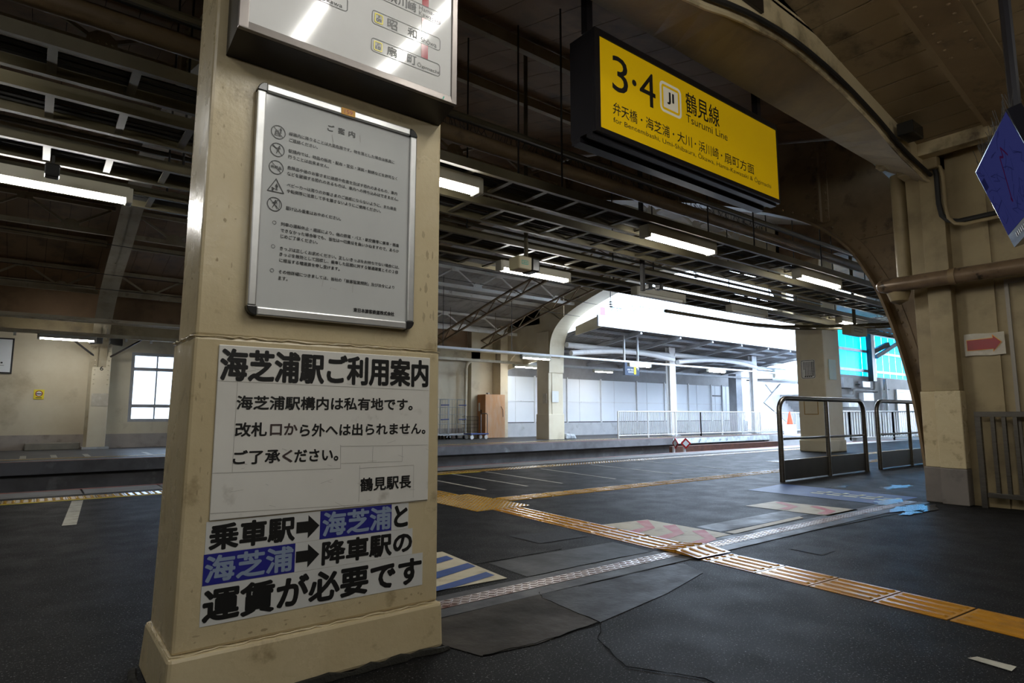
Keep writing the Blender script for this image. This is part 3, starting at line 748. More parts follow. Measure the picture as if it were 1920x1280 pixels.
# --- clip frame notice
t = thing('framed_notice', 'aluminium clip frame with a printed travel notice in the middle of the pillar', 'notice', (.96, 2.42, 1.37))
nx0, nx1, nz0, nz1 = .610, 1.317, 1.374, 2.305
NYF = 2.412
mb = MB(); mb.box(nx0+.01, nx1-.01, 2.424, 2.4445, nz0+.01, nz1-.01); mb.build('back_panel', dark_steel, t)
mb = MB(); mb.box(nx0+.03, nx1-.03, 2.4185, 2.4238, nz0+.03, nz1-.03); mb.build('sheet', paper, t)
PX, f2 = [], .034
for nm, (a, b, c, d) in (('rail', (nx0, nx0+f2, nz0+.035, nz1-.035)), ('rail', (nx1-f2, nx1, nz0+.035, nz1-.035)), ('rail', (nx0+.035, nx1-.035, nz0, nz0+f2)), ('rail', (nx0+.035, nx1-.035, nz1-f2, nz1))):
    mb = MB(); mb.box(a, b, 2.4045, 2.4375, c, d); mb.build('frame_rail', alu, t, bevel=.006)
for (cx, czz, a0) in ((nx0+.036, nz0+.036, PI), (nx1-.036, nz0+.036, 1.5*PI), (nx1-.036, nz1-.036, 0), (nx0+.036, nz1-.036, PI/2)):
    mb = MB(); q = arc(cx, czz, .037, a0, a0+PI/2, 8) + [(cx, czz)]
    mb.prism(q, 'y', 2.4035, 2.4385); mb.build('corner_cap', chrome_black, t, bevel=.003)
pl = Plane((0, 2.418, 0), (1,0,0), (0,0,1))
def on_n(x, y): p = oy(x, y, 2.418); return (p[0], p[2])
def z2p(x, y): return (440 + x/4.8, 140 + y/4.8)
def z3p(x, y): return (440 + x/4.74, 380 + y/4.74)
tx = MB()
def nline(s, l, r, h=.0155, bold=.016):
    (x0, za_), (x1, zb_) = on_n(*l), on_n(*r); zc = (za_+zb_)/2
    text(tx, s, pl, x0, zc-h/2, x1, zc+h/2, .0012, bold)
for i, ch in enumerate('ご案内'):
    x0, zz_ = on_n(*z2p(835+i*95, 472+i*28)); text(tx, ch, pl, x0, zz_-.014, x0+.030, zz_+.014, .0012, .022)
Z2 = [('線路内に降りることは大変危険です。物を落とした場合は係員に',490,535,1437,785),('ご連絡ください。',490,588,748,652),
      ('駅構内では、物品の販売・配布・宣伝・演説・勧誘などを許可なく',484,690,1462,930),('行うことは出来ません。',480,738,848,825),
      ('危険品や他のお客さまに迷惑や危害を及ぼす恐れのあるもの、車内',474,838,1462,1068),('などを破損する恐れのあるものは、車内への持ち込みはできません。',472,893,1472,1118),
      ('ベビーカーは周りのお客さまのご迷惑にならないように、また滑走',470,992,1455,1208),('や転倒等に注意して手を離さないようにご使用ください。',468,1042,1315,1230)]
for s, a, b, c, d in Z2: nline(s, z2p(a,b), z2p(c,d))
Z3 = [('駆け込み乗車はおやめください。',455,45,945,145),('列車の運転休止・遅延により、他の鉄道・バス・航空機等に乗車・搭乗',410,192,1460,378),
      ('できなかった場合等でも、当社は一切責任を負いかねますので、あらか',408,245,1460,430),('じめご了承ください。',408,295,738,352),
      ('きっぷは正しくお求めください。正しいきっぷをお持ちでない場合には、',402,402,1462,575),('きっぷを無効として回収し、乗車した区間に対する普通運賃とその２倍',398,452,1452,620),
      ('に相当する増運賃を申し受けます。',396,505,932,592),('その他詳細につきましては、当社の「旅客営業規則」及び法令により',390,612,1418,752),('ます。',388,665,470,680)]
for s, a, b, c, d in Z3: nline(s, z3p(a,b), z3p(c,d))
nline('東日本旅客鉄道株式会社', z3p(1055,950), z3p(1418,990), .018, .03)
lines(tx, 'lettering', ink, t)
pc = MB()
def slash(x, z, r): pl.line(pc, [(x-r*.68, z+r*.68), (x+r*.68, z-r*.68)], .0022, .0016)
ic = [on_n(*z2p(393,518)), on_n(*z2p(384,676)), on_n(*z2p(374,834)), on_n(*z2p(370,1010)), on_n(*z2p(358,1165))]
for k in (0,1,2,4):
    x, z = ic[k]; pc.mark(); pl.circle(pc, x, z, .0285, .0028, .0013); slash(x, z, .0285)
def man(x, z, s, lean=0, run=0):
    pl.disc(pc, x+lean*s*.5, z+s*.42, s*.09, .0014, 10)
    pl.poly(pc, [(x-s*.10, z), (x+s*.10, z), (x+lean*s*.4+s*.12, z+s*.32), (x+lean*s*.4-s*.12, z+s*.32)], .0014)
    pl.line(pc, [(x-s*.03, z), (x-s*(.08+run*.25), z-s*.42)], s*.085, .0014); pl.line(pc, [(x+s*.03, z), (x+s*(.08+run*.25), z-s*.30 if run else z-s*.42)], s*.085, .0014)
    pl.line(pc, [(x+lean*s*.4-s*.10, z+s*.28), (x-s*(.2+run*.15), z+s*.06)], s*.055, .0014); pl.line(pc, [(x+lean*s*.4+s*.10, z+s*.28), (x+s*(.18+run*.2), z+s*(.05+run*.15))], s*.055, .0014)
x, z = ic[0]; man(x+.009, z+.007, .026)
for k in range(4): pl.line(pc, [(x-.014+k*.001, z-.014+k*.007), (x+.006-k*.003, z-.014+k*.007)], .0022, .0014)
pl.line(pc, [(x-.015, z-.018), (x-.008, z+.009)], .002, .0014); pl.line(pc, [(x+.008, z-.018), (x-.001, z+.009)], .002, .0014)
x, z = ic[1]; man(x+.003, z, .036, .25, .35); pl.line(pc, [(x-.02, z+.014), (x-.003, z+.006)], .004, .0014)
x, z = ic[2]; text(pc, '危険品', pl, x-.021, z-.006, x+.021, z+.007, .0014, .015)
x, z = ic[3]
pl.ring(pc, [(x-.034, z-.022), (x+.034, z-.022), (x, z+.036)], [(x-.0285, z-.0188), (x+.0285, z-.0188), (x, z+.0295)], .0013)
man(x+.003, z-.001, .03); pl.disc(pc, x-.012, z-.013, .004, .0014, 8); pl.line(pc, [(x-.016, z-.005), (x-.004, z-.009)], .004, .0014)
x, z = ic[4]; man(x, z, .036, .2, .5); pl.line(pc, [(x+.009, z-.018), (x+.009, z+.018), (x+.019, z+.018), (x+.019, z-.012)], .0014, .0013)
for a, b in ((352,176),(341,387),(331,600)):
    x, z = on_n(*z3p(a,b)); pl.circle(pc, x, z, .0075, .0014, .0013, 18)
lines(pc, 'pictogram', ink, t)
mb = MB()
for a, b, c, d in ((875,540,888,610),(1125,545,1132,610)):
    pl.line(mb, [on_n(*z2p(a,b)), on_n(*z2p(c,d))], .0016, .0013)
for a, b, c, d in ((795,640,775,745),(1055,680,1045,800),(845,770,857,752),(870,762,905,772)):
    pl.line(mb, [on_n(*z3p(a,b)), on_n(*z3p(c,d))], .0012, .0013)
mb.build('scratches', pencil, t)
tgx, tgz = on_n(*z2p(1012,315))
mb = MB(); mb.box(tgx-.031, tgx+.031, 2.4015, 2.4042, nz1-.032, nz1-.003); tg = mb.build('number_tag', orange_tag, t)
pl2 = Plane((0, 2.4013, 0), (1,0,0), (0,0,1)); mb = MB(); text(mb, '159', pl2, tgx-.018, nz1-.027, tgx+.018, nz1-.009, .0006); mb.build('tag_number', red_line, tg)

# --- white plate notice
t = thing('white_notice_plate', 'worn white plate with large black Japanese lettering below the framed notice', 'notice', (.97, 2.43, .62))
mb = MB(); mb.box(.526, 1.415, 2.4235, 2.4298, .625, 1.256); mb.build('plate', sticker_white, t, bevel=.003)
pl = Plane((0, 2.4235, 0), (1,0,0), (0,0,1))
def on_w(x, y): p = oy(x, y, 2.4235); return (p[0], p[2])
def z4(x, y): return on_w(360 + x/3.656, 630 + y/3.656)
def fitline(mb, s, l_top, l_bot, r_top, r_bot, bold, h=.0012, zf=z4):
    a, b, c, d = zf(*l_top), zf(*l_bot), zf(*r_top), zf(*r_bot)
    x0 = (a[0]+b[0])/2; x1 = (c[0]+d[0])/2; z0 = (b[1]+d[1])/2; z1 = (a[1]+c[1])/2
    n = len(s)
    text(mb, s, pl, x0, z0, x1, z1, h, bold)
tx = MB(); ft = MB()
fitline(tx, '海芝浦駅ご利用案内', (195,75), (188,295), (1622,168), (1618,362), .032)
fitline(tx, '海芝浦駅構内は私有地です。', (308,390), (304,490), (1512,440), (1512,522), .026)
fitline(tx, '改札', (296,588), (293,690), (515,592), (513,688), .026)
fitline(ft, '口か', (536,595), (534,680), (724,598), (722,680), .026)
fitline(tx, 'ら外へは出られません。', (740,594), (738,682), (1600,598), (1600,678), .026)
fitline(tx, 'ご了承', (282,780), (278,880), (606,775), (605,872), .026)
fitline(ft, 'く', (618,780), (618,868), (690,778), (690,864), .026)
fitline(tx, 'ださい。', (702,770), (700,862), (1003,775), (1003,857), .026)
fitline(tx, '鶴見駅長', (1152,966), (1150,1062), (1502,953), (1502,1044), .026)
lines(tx, 'lettering', ink, t)
for o_ in lines(ft, 'lettering', ink_fade, t): part_label(o_, 'faded brownish characters')
mb = MB()
for pts in (((165,305),(1622,372)), ((312,310),(275,932)), ((137,940),(1020,905)), ((1018,745),(1018,905)), ((1020,755),(1615,745)), ((1240,755),(1236,862)), ((1020,872),(1440,858)), ((1150,885),(1143,1135)), ((1150,905),(1518,883)), ((1520,883),(1516,1105)), ((122,1215),(1612,1128)), ((1442,750),(1440,858))):
    pl.line(mb, [z4(*p) for p in pts], .0012, .0009)
for k in range(34):
    x, z = random.uniform(.54,1.40), random.uniform(.64,1.2); a = random.uniform(-.5,.3); l = random.uniform(.01,.05)
    pl.line(mb, [(x,z),(x+l*math.cos(a),z+l*math.sin(a))], .0008, .0009)
mb.build('seams_and_scratches', pencil, t)

# --- lower stickers
pl = Plane((0, 2.4285, 0), (1,0,0), (0,0,1))
def on_s(x, y): p = oy(x, y, 2.4285); return (p[0], p[2])
def z5(x, y): return on_s(260 + x/3.2, 930 + y/3.2)
rowz = [(z5(404,150)[1]+z5(1618,42)[1])/2, (z5(395,345)[1]+z5(1618,195)[1])/2, (z5(385,543)[1]+z5(1640,345)[1])/2, (z5(365,788)[1]+z5(1702,530)[1])/2]
rowz[0] = min(rowz[0], .623)
sx0 = .518
def xs_(px, py): return z5(px, py)[0]
def mk(name, label, x0, x1, zb_, zt_): 
    o = thing(name, label, 'sticker', (x0, 2.4285, zb_), 'fare stickers on the lower pillar'); mb = MB(); pl.slab(mb, x0, zb_, x1, zt_, -.0013, 0); return o, mb
def st_text(mb, s, px0, px1, zb_, zt_, bold=.036):
    text(mb, s, pl, xs_(px0, 400), zb_, xs_(px1, 300), zt_, .0009, bold)
def arrow(mb, px0, px1, zb_, zt_):
    x0, x1 = xs_(px0,300), xs_(px1,300); zc = (zb_+zt_)/2; hh_ = (zt_-zb_)*.40; xm = x0+(x1-x0)*.5
    mb.mark(); pl.poly(mb, [(x0,zc-hh_*.48),(xm,zc-hh_*.48),(xm,zc+hh_*.48),(x0,zc+hh_*.48)], .0009); pl.poly(mb, [(xm,zc-hh_),(x1,zc),(xm,zc+hh_)], .0009)
g_ = .008
o, mb = mk('fare_sticker', 'top fare sticker strip starting with black lettering and ending in a blue block', sx0, xs_(1618,120), rowz[1], rowz[0]); mb.build('backing', sticker, o)
mb = MB(); pl.poly(mb, [(xs_(1088,170),rowz[1]+.001),(xs_(1517,120),rowz[1]+.001),(xs_(1517,120),rowz[0]-.001),(xs_(1088,170),rowz[0]-.001)], .0005); mb.build('blue_block', blue_ink, o)
tx = MB(); st_text(tx, '乗車駅', 412, 935, rowz[1]+g_, rowz[0]-g_); arrow(tx, 942, 1080, rowz[1], rowz[0]); st_text(tx, 'と', 1525, 1612, rowz[1]+g_*1.2, rowz[0]-g_); lines(tx, 'lettering', ink, o)
tx = MB(); st_text(tx, '海芝浦', 1094, 1512, rowz[1]+g_, rowz[0]-g_*.8, .03); tx.build('pale_lettering', pale_blue, o)
o, mb = mk('fare_sticker', 'middle fare sticker strip starting with a blue block', sx0-.002, xs_(1642,270), rowz[2], rowz[1]-.0008); mb.build('backing', sticker, o)
mb = MB(); pl.poly(mb, [(sx0-.002,rowz[2]+.001),(xs_(937,370),rowz[2]+.001),(xs_(937,370),rowz[1]-.002),(sx0-.002,rowz[1]-.002)], .0005); mb.build('blue_block', blue_ink, o)
tx = MB(); arrow(tx, 945, 1085, rowz[2], rowz[1]); st_text(tx, '降車駅の', 1096, 1640, rowz[2]+g_, rowz[1]-g_); lines(tx, 'lettering', ink, o)
tx = MB(); st_text(tx, '海芝浦', 398, 930, rowz[2]+g_, rowz[1]-g_, .03); tx.build('pale_lettering', pale_blue, o)
o, mb = mk('fare_sticker', 'bottom white fare sticker strip with the largest black lettering', sx0-.004, xs_(1703,430), rowz[3], rowz[2]-.0008); mb.build('backing', sticker, o)
tx = MB(); text(tx, '運賃が必要です', pl, sx0+.002, rowz[3]+g_, xs_(1697,430), rowz[2]-g_*1.3, .0009, .036); lines(tx, 'lettering', ink, o)

# ------------------------------------------------------------------ hanging yellow platform sign
SY = 3.0
t = thing('platform_sign', 'yellow hanging sign for platforms 3 and 4 in a black frame', 'sign', (4.4, 3.1, 3.0))
x0, x1, z0, z1 = 3.16, 5.676, 3.105, 3.825
mb = MB(); mb.box(x0-.05, x1+.012, SY+.02, SY+.26, z0-.03, z1+.05); mb.build('casing', black_frame, t)
mb = MB()
mb.box(x0-.055, x0, SY-.012, SY+.02, z0-.04, z1+.055); mb.box(x1, x1+.015, SY-.012, SY+.02, z0-.04, z1+.055)
mb.box(x0, x1, SY-.012, SY+.02, z0-.04, z0); mb.box(x0, x1, SY-.012, SY+.02, z1, z1+.055)
mb.build('frame', black_frame, t, bevel=.003)
mb = MB(); mb.box(x0-.05, x1, SY+.03, SY+.09, z0-.06, z0-.031); mb.box(x0-.05, x1, SY+.16, SY+.25, z0-.07, z0-.031); mb.build('bottom_channel', black_frame, t)
mb = MB(); mb.box(x0, x1, SY-.004, SY+.0195, z0, z1); mb.build('face', sign_yellow, t)
for x in (x0-.03, 5.50):
    mb = MB(); mb.box(x-.03, x+.03, SY+.06, SY+.12, z1+.05, 4.7); mb.build('hanger', black_frame, t)
pl = Plane((0, SY-.004, 0), (1,0,0), (0,0,1))
tx = MB()
text(tx, '3', pl, 3.297, 3.445, 3.475, 3.735, .0012); pl.disc(tx, 3.548, 3.585, .026, .0012); text(tx, '4', pl, 3.612, 3.447, 3.805, 3.735, .0012)
text(tx, 'JI', pl, 3.955, 3.545, 4.045, 3.655, .0022, .03)
text(tx, '鶴見線', pl, 4.205, 3.555, 4.698, 3.745, .0012, .008)
text(tx, 'Tsurumi Line', pl, 4.205, 3.468, 4.816, 3.537, .0012)
for i, ch in enumerate('弁天橋・海芝浦・大川・浜川崎・扇町方面'):
    pass
segs_ = [('弁天橋',3.297,3.575),('海芝浦',3.675,3.975),('大川',4.075,4.275),('浜川崎',4.37,4.665),('扇町方面',4.755,5.24)]
for k, (s, a, b) in enumerate(segs_):
    text(tx, s, pl, a, 3.252, b, 3.352, .0012, .006)
    if k < 4: pl.disc(tx, (b + segs_[k+1][1])/2, 3.303, .010, .0012, 12)
text(tx, 'for Bentembashi, Umi-Shibaura, Ōkawa, Hama-Kawasaki & Ōgimachi', pl, 3.299, 3.175, 5.535, 3.240, .0012)
lines(tx, 'lettering', ink, t)
mb = MB(); pl.ring(mb, rrect(3.862,3.462,4.145,3.728,.045), rrect(3.885,3.485,4.122,3.705,.028), .0012); pl.poly(mb, rrect(3.908,3.506,4.099,3.684,.008), .0012); mb.build('line_symbol', sign_white, t)

# ------------------------------------------------------------------ fluorescent lamps
def lamp(x, y, z, label, lit=1, rot=0, group='fluorescent lamps', L=1.25, rod=0):
    t = thing('fluorescent_lamp', label, 'lamp', (x, y, z), group)
    h = L/2
    mb = MB(); mb.prism([(-.075,.10),(.075,.10),(.062,.0),(-.062,.0)], 'x', -h, h)
    mb.v = [(a+x, b+y, c+z) for a, b, c in mb.v]; mb.build('housing', lamp_body, t, bevel=.006)
    mb = MB(); k_ = .36 if lit == 3 else 1
    mb.prism([(-.045*k_,0),(.045*k_,0),(.036*k_,-.036),(-.036*k_,-.036)], 'x', -h+.03, h-.03)
    mb.v = [(a+x, b+y, c+z-.001) for a, b, c in mb.v]; mb.build('tube', (tube_off, tube_m, tube_far, tube_near)[lit], t)
    for s in (-1, 1):
        mb = MB(); mb.box(x+s*h-.028, x+s*h+.028, y-.068, y+.068, z-.045, z+.10); mb.build('end_cap', lamp_body, t, bevel=.01)
    for s in ((-.4, .4) if rod else ()):
        mb = MB(); mb.tube([(x+s, y, z+.10), (x+s, y, z+rod)], .009, 6); mb.build('hanger_rod', tray_m, t)
    if rot: t.rotation_euler = (0, 0, rot)
    return t
def lx(px, py, Y): return oy(px, py, Y)[0]
gA, gB, gC, gD = 'lamps under the near cable tray', 'lamps under the far cable tray', 'lamps along the far platform edge', 'lamps along the far wall'
lamp(2.40, 4.40, 3.005, 'lit lamp whose right end shows beside the pillar', 1, 0, gA)
lamp(5.89, 4.34, 3.005, 'large lit lamp below the right half of the yellow sign', 1, 0, gA)
lamp(9.24, 4.34, 3.005, 'lit lamp just in front of the arched steel frame', 1, 0, gA)
lamp(-1.1, 4.36, 2.995, 'unseen lit lamp added to the near row past the left edge', 1, 0, gA)  # added out of view for its light
lamp(-.05, 6.6, 3.0, 'long bright lamp at the left edge of the photo', 1, 0, gB)
lamp(5.55, 6.6, 3.0, 'lit lamp below the beige speaker', 1, 0, gB)
lamp(8.33, 6.6, 3.0, 'unlit lamp against the glare nearer the speaker', 0, 0, gB)
lamp(11.05, 6.6, 3.0, 'unlit lamp against the glare nearer the concrete column', 0, 0, gB)
lamp(14.25, 6.0, 3.005, 'lit lamp next to the hanging exit box before the blue sheets', 1, 0, gB, )
lamp(13.6, 16.14, 2.93, 'lit lamp in front of the far concrete column', 2, 0, gC)
lamp(lx(1199,684,16.14), 16.14, 2.93, 'lit lamp behind the small dark platform 4 sign', 2, 0, gC)
lamp(lx(1343,693,16.14), 16.14, 2.93, 'lit lamp between the two white canopy columns', 2, 0, gC)
lamp(lx(1465,705,16.14), 16.14, 2.93, 'lit lamp right of the farther canopy column', 2, 0, gC)
lamp(.63, 20.5, 3.04, 'lit lamp above the yellow poster on the far wall', 1, 0, gD)
lamp(lx(985,690,20.5), 20.5, 3.04, 'lit lamp glimpsed left of the far concrete column', 2, 0, gD)
lamp(lx(1131,698,20.5), 20.5, 3.04, 'lit lamp left below the small dark platform 4 sign', 2, 0, gD)
lamp(1.27, .35, 3.6, 'lamp reflected on the left of the route map', 3, PI/2, 'lamps over the concourse', 1.4, 1.68)
lamp(1.92, .90, 3.6, 'lamp reflected on the right of the route map', 3, PI/2, 'lamps over the concourse', 1.4, 1.68)
lamp(4.6, -1.6, 4.05, 'unseen lamp added behind the viewer, nearer the hall', 3, 0, 'lamps over the concourse', 1.4, .6)  # added to brighten the beam side and ceiling boards
lamp(-1.6, -.6, 4.05, 'unseen lamp added behind the viewer, farther back', 3, 0, 'lamps over the concourse', 1.4, 1.2)  # second unseen lamp added for brightness
lamp(.9, -2.7, 3.4, 'unseen lamp added straight behind the viewer', 3, 0, 'lamps over the concourse', 1.4, 1.9)  # added as frontal light on the lower pillar

# ------------------------------------------------------------------ ladder cable trays
def ladder_tray(label, y0, y1, z, xa, xb, m=tray_m, rung=.42, cables=9, cat='cable tray'):
    t = thing('cable_tray', label, cat, (xa, (y0+y1)/2, z), 'ladder cable trays over the tracks')
    for y in (y0, y1):
        mb = MB(); mb.box(xa, xb, y-.022, y+.022, z-.04, z+.045); mb.build('side_rail', m, t)
    me = None; x = xa + .1
    while x < xb:
        if me is None:
            mb = MB(); mb.box(x, x+.05, y0+.023, y1-.023, z-.030, z-.010); r0 = mb.build('rung', m, t); me = r0
        else:
            c = me.copy(); COL.objects.link(c); c.parent = t; c.location = (x - xa - .1, 0, 0)
        x += rung
    for k in range(cables):
        y = y0 + .06 + (y1-y0-.12)*k/(cables-1)
        pts = [(xa + (xb-xa)*i/14, y + random.uniform(-.02,.02), z + .014 + random.uniform(0,.02)) for i in range(15)]
        mb = MB(); mb.tube(pts, random.uniform(.012,.021), 5); mb.build('cable', cable_m, t)
    return t
ladder_tray('ladder cable tray nearest us, carrying the near row of lamps', 4.22, 4.62, 3.135, -9, 16.3, cables=6)
ladder_tray('ladder cable tray second nearest us, just beyond the near row of lamps', 4.90, 5.34, 3.135, -9, 16.3, cables=7)
ladder_tray('ladder cable tray third from us, passing behind the beige speaker', 5.88, 6.30, 3.135, -9, 15.8, cables=6)
ladder_tray('ladder cable tray farthest from us, above the lamp under the speaker', 6.70, 7.10, 3.135, -9, 15.8, cables=7)
k = 0
for y, z, nm in ((4.22,3.135,'near'), (4.90,3.135,'near'), (5.88,3.135,'middle'), (6.70,3.135,'middle')):
    for x in (-2.4, .9, 3.9, 7.3, 10.6, 13.2):
        mb = MB(); mb.tube([(x, y, z+.046), (x, y, roof_z(y)-.02)], .010, 5)
        tag(mb.build('hanger_rod', cable_m), 'thin dark rod holding up a cable tray', 'rod', 'cable tray hanger rods')
# round pipe and other runs along the hall
tag(MB().tube([(-9,5.32,3.98),(16.3,5.32,3.98)], .085, 12).build('overhead_pipe', brown_steel, smooth=True), 'long brown overhead pipe passing behind the yellow sign', 'pipe')
stuff(tag(MB().build('x', dark) if 0 else (lambda mb: ([mb.tube([(x, 5.32+random.uniform(-.03,.03), 4.068), (x+random.uniform(-.04,.04), 5.32+random.uniform(-.10,.10), 4.068+random.uniform(.08,.16))], .0035, 3) for x in [1.5+.045*i for i in range(180)]], mb.build('bird_spikes', cable_m))[1])(MB()), 'rows of dark bird spikes on the long overhead pipe', 'bird spikes'))
tag(MB().tube([(-9,18.0,3.27),(16.4,18.0,3.27)], .055, 10).build('overhead_pipe', cream_steel, smooth=True), 'cream overhead pipe with small clips across the far end of the hall', 'pipe')
mb = MB()
mb.box(8.6, 45, 16.10, 16.18, 3.032, 3.10)
t = tag(mb.build('lighting_duct', white_steel), 'pale square lighting duct running over the far platform edge', 'duct')
tag(MB().box(-9, 8.59, 16.10, 16.18, 3.032, 3.10).build('lighting_duct', cream_steel), 'cream lighting duct over the far platform edge left of the pillar', 'duct')
tag(MB().box(-9, 16.5, 20.44, 20.56, 3.14, 3.24).build('lighting_duct', cream_steel), 'cream lighting duct running in front of the far wall', 'duct')
tag(MB().box(16.9, 40, 20.44, 20.56, 3.14, 3.24).build('lighting_duct', grey_steel), 'grey lighting duct under the far platform canopy', 'duct')
for x in (-4.5, 3.0, 6.5, 11.0, 14.0):
    tag(MB().tube([(x,18.0,3.325),(x,18.0,roof_z(18.0)-.01)], .01, 5).build('hanger_rod', cable_m), 'thin dark rod holding the cream overhead pipe', 'rod', 'rods of the cream overhead pipe')
for i in range(22):
    x = -3 + i*.62
    if -.15 < x < 1.35: continue
    tag(MB().box(x, x+.06, 20.46, 20.54, 3.06, 3.14).build('duct_clip', white_plate), 'small white clip under the far wall duct', 'clip', 'clips under the far wall duct')
struct(MB().box(-12, 14.85, 22.27, 22.299, 3.751, 4.75).build('wall_far_upper_boards', roofb))
struct(MB().box(-12, 16.2, 22.0, 22.29, 3.32, 3.75).build('trim_far_wall_boxing', stepwall))
for i, (y, z, r) in enumerate(((4.5,3.72,.03),(5.1,4.05,.025),(7.6,3.9,.03),(8.3,4.4,.04),(10.2,4.6,.03),(11.9,5.1,.035))):
    tag(MB().tube([(-9,y,z),(16.3,y,z)], r, 6).build('conduit_run', (tray_m, cable_m)[i % 2]), ['lowest cream conduit above the near cable tray', 'thin dark conduit beside the long brown overhead pipe', 'cream conduit beyond the far cable tray', 'dark conduit high beyond the far cable tray', 'cream conduit over the tracks', 'dark conduit nearest the roof crown'][i], 'conduit')
# thin wires
for k, (p, q) in enumerate((((-6,19.4,4.35),(9,19.4,4.3)), ((-6,18.6,4.6),(9,18.6,4.55)), ((-6,16.2,4.9),(16.4,16.2,4.6)), ((-6,14.2,5.2),(28.5,13.6,5.0)), ((9,15.2,5.0),(28.5,15.1,4.7)))):
    tag(MB().tube([p, q], .008, 4).build('overhead_wire', cable_m), 'thin dark wire stretched along the tracks', 'wire', 'thin wires over the tracks')
# dangling rods / insulators below the arch
for px_, py_ in ((1145,575),(1305,520)):
    p = oy(px_, py_, 14.2 if px_ < 1200 else 10.8)
    t = thing('insulator', 'dark insulator hanging in the glare ' + ('left of the clamp pair' if px_ < 1200 else 'right of the clamp pair'), 'insulator', p)
    mb = MB(); mb.tube([(p[0],p[1],roof_z(p[1])-.01),(p[0],p[1],p[2]-.05)], .014, 6); mb.build('stem', cable_m, t)
    for k in range(3):
        mb = MB(); mb.tube([(p[0],p[1],p[2]+.08*k), (p[0],p[1],p[2]+.08*k+.03)], .07, 8, rs=[.09,.03]); mb.build('shed', cable_m, t)
# speaker cluster on its drop pole
sp = oy(984, 496, 5.62)
zs = sp[2]
t = thing('speaker', 'beige box speaker back to back with a dark one on a drop pole', 'speaker', (sp[0], 5.62, zs))
mb = MB(); mb.box(sp[0]-.17, sp[0]+.03, 5.52, 5.72, zs-.085, zs+.075); bxs = mb.build('beige_cabinet', beige_box, t, bevel=.015)
pl = Plane((sp[0]-.13, 5.518, zs-.03), (1,0,0), (0,0,1)); mb = MB(); pl.ring(mb, rrect(0,0,.10,.05,.01), rrect(.007,.007,.093,.043,.006), .001); text(mb, '1番線', pl, .015,.013,.085,.037,.001,.01); mb.build('cabinet_label', green_mark, bxs)
mb = MB(); mb.box(sp[0]+.04, sp[0]+.17, 5.53, 5.74, zs-.09, zs+.08); mb.build('dark_cabinet', chrome_black, t, bevel=.02)
mb = MB(); mb.tube([(sp[0]+.02, 5.62, zs+.07), (sp[0]+.02, 5.62, roof_z(5.62)-.01)], .026, 8); mb.build('drop_pole', tray_m, t)
t = thing('hanging_camera_pair', 'two black cameras side by side on the stencilled column', 'camera', (1.55, 21.4, 3.15))
for s in (-1, 1):
    mb = MB(); mb.hexa([(1.55+s*.08,21.0,3.02),(1.55+s*.40,20.9,2.98),(1.55+s*.40,21.1,2.98),(1.55+s*.08,21.2,3.02)], [(1.55+s*.08,21.0,3.24),(1.55+s*.40,20.9,3.30),(1.55+s*.40,21.1,3.30),(1.55+s*.08,21.2,3.24)]); mb.build('camera_body', chrome_black, t, bevel=.01)
mb = MB(); mb.tube([(1.55,21.1,3.15),(1.55,21.1,3.55)], .03, 8); mb.build('drop_pole', cream_steel, t)
for s in (-1, 1):
    MB().bar((1.55+s*.95,21.2,3.25), (1.55+s*.20,21.86,2.72), .04, .04).build('stay', dark_steel, column_thing)
cp = [oy(1216,537,5.62), oy(1236,538,5.62)]
t = thing('hanging_camera_pair', 'two small dark cameras on a drop post against the glare', 'camera', cp[0])
for p in cp:
    mb = MB(); mb.box(p[0]-.04, p[0]+.04, 5.57, 5.67, p[2]-.045, p[2]+.04); mb.build('camera_body', chrome_black, t, bevel=.01)
mb = MB(); mb.box(cp[0][0]-.15, cp[0][0]-.10, 5.595, 5.645, cp[0][2]-.08, roof_z(5.62)-.01); mb.bar((cp[0][0]-.12,5.62,cp[0][2]+.045), (cp[1][0],5.62,cp[1][2]+.045), .025, .025); mb.build('drop_post', cable_m, t)
# hanging exit light box near the blue sheets
p = oy(1600, 618, 5.6)
t = thing('hanging_box', 'cream box on a drop pole in front of the blue sheets', 'box', p)
mb = MB(); mb.box(p[0]-.35, p[0]+.42, 5.5, 5.68, p[2]-.12, p[2]+.06); bxs = mb.build('case', beige_box, t, bevel=.015)
mb = MB(); mb.tube([(p[0]+.05, 5.59, p[2]+.06), (p[0]+.05, 5.59, roof_z(5.59)-.01)], .035, 8); mb.build('drop_pole', tray_m, t)
pl = Plane((p[0]-.2, 5.498, p[2]-.06), (1,0,0), (0,0,1)); mb = MB(); pl.ring(mb, rrect(0,0,.4,.07,.02), rrect(.01,.01,.39,.06,.012), .001); mb.build('case_outline', ink, bxs)
# tray that bends across towards the right
t = thing('cable_tray', 'ladder tray branching sideways towards the concrete column', 'cable tray', (13, 6.5, 3.1), 'ladder cable trays over the tracks')
for d in (0, .5):
    mb = MB(); mb.tube([(9.0+d,7.0,2.88),(11.5+d,7.0,2.88),(12.6+d,6.75,2.88),(13.4+d,6.1,2.88),(14.6+d,4.3,2.88)], .035, 6); mb.build('side_rail', tray_m, t)
mb = MB()
for k in range(12):
    a = k/11; q = (12.6+a*2.0, 6.9-a*2.5); mb = MB(); mb.bar((q[0],q[1],2.88), (q[0]+.5,q[1],2.88), .05, .02); mb.build('rung', tray_m, t)
# pale overhead runs past column
ladder_tray('cable tray crossing in front of the blue sheets beyond the concrete column', 7.0, 7.5, 3.35, 18, 36, cables=5)
ladder_tray('cable tray under the roof to the right of the concrete column', 5.2, 5.9, 3.75, 16.9, 36, cables=6)
ladder_tray('upper cable tray under the roof beyond the open end arch', 8.9, 9.5, 4.5, 24.1, 36, cables=6)

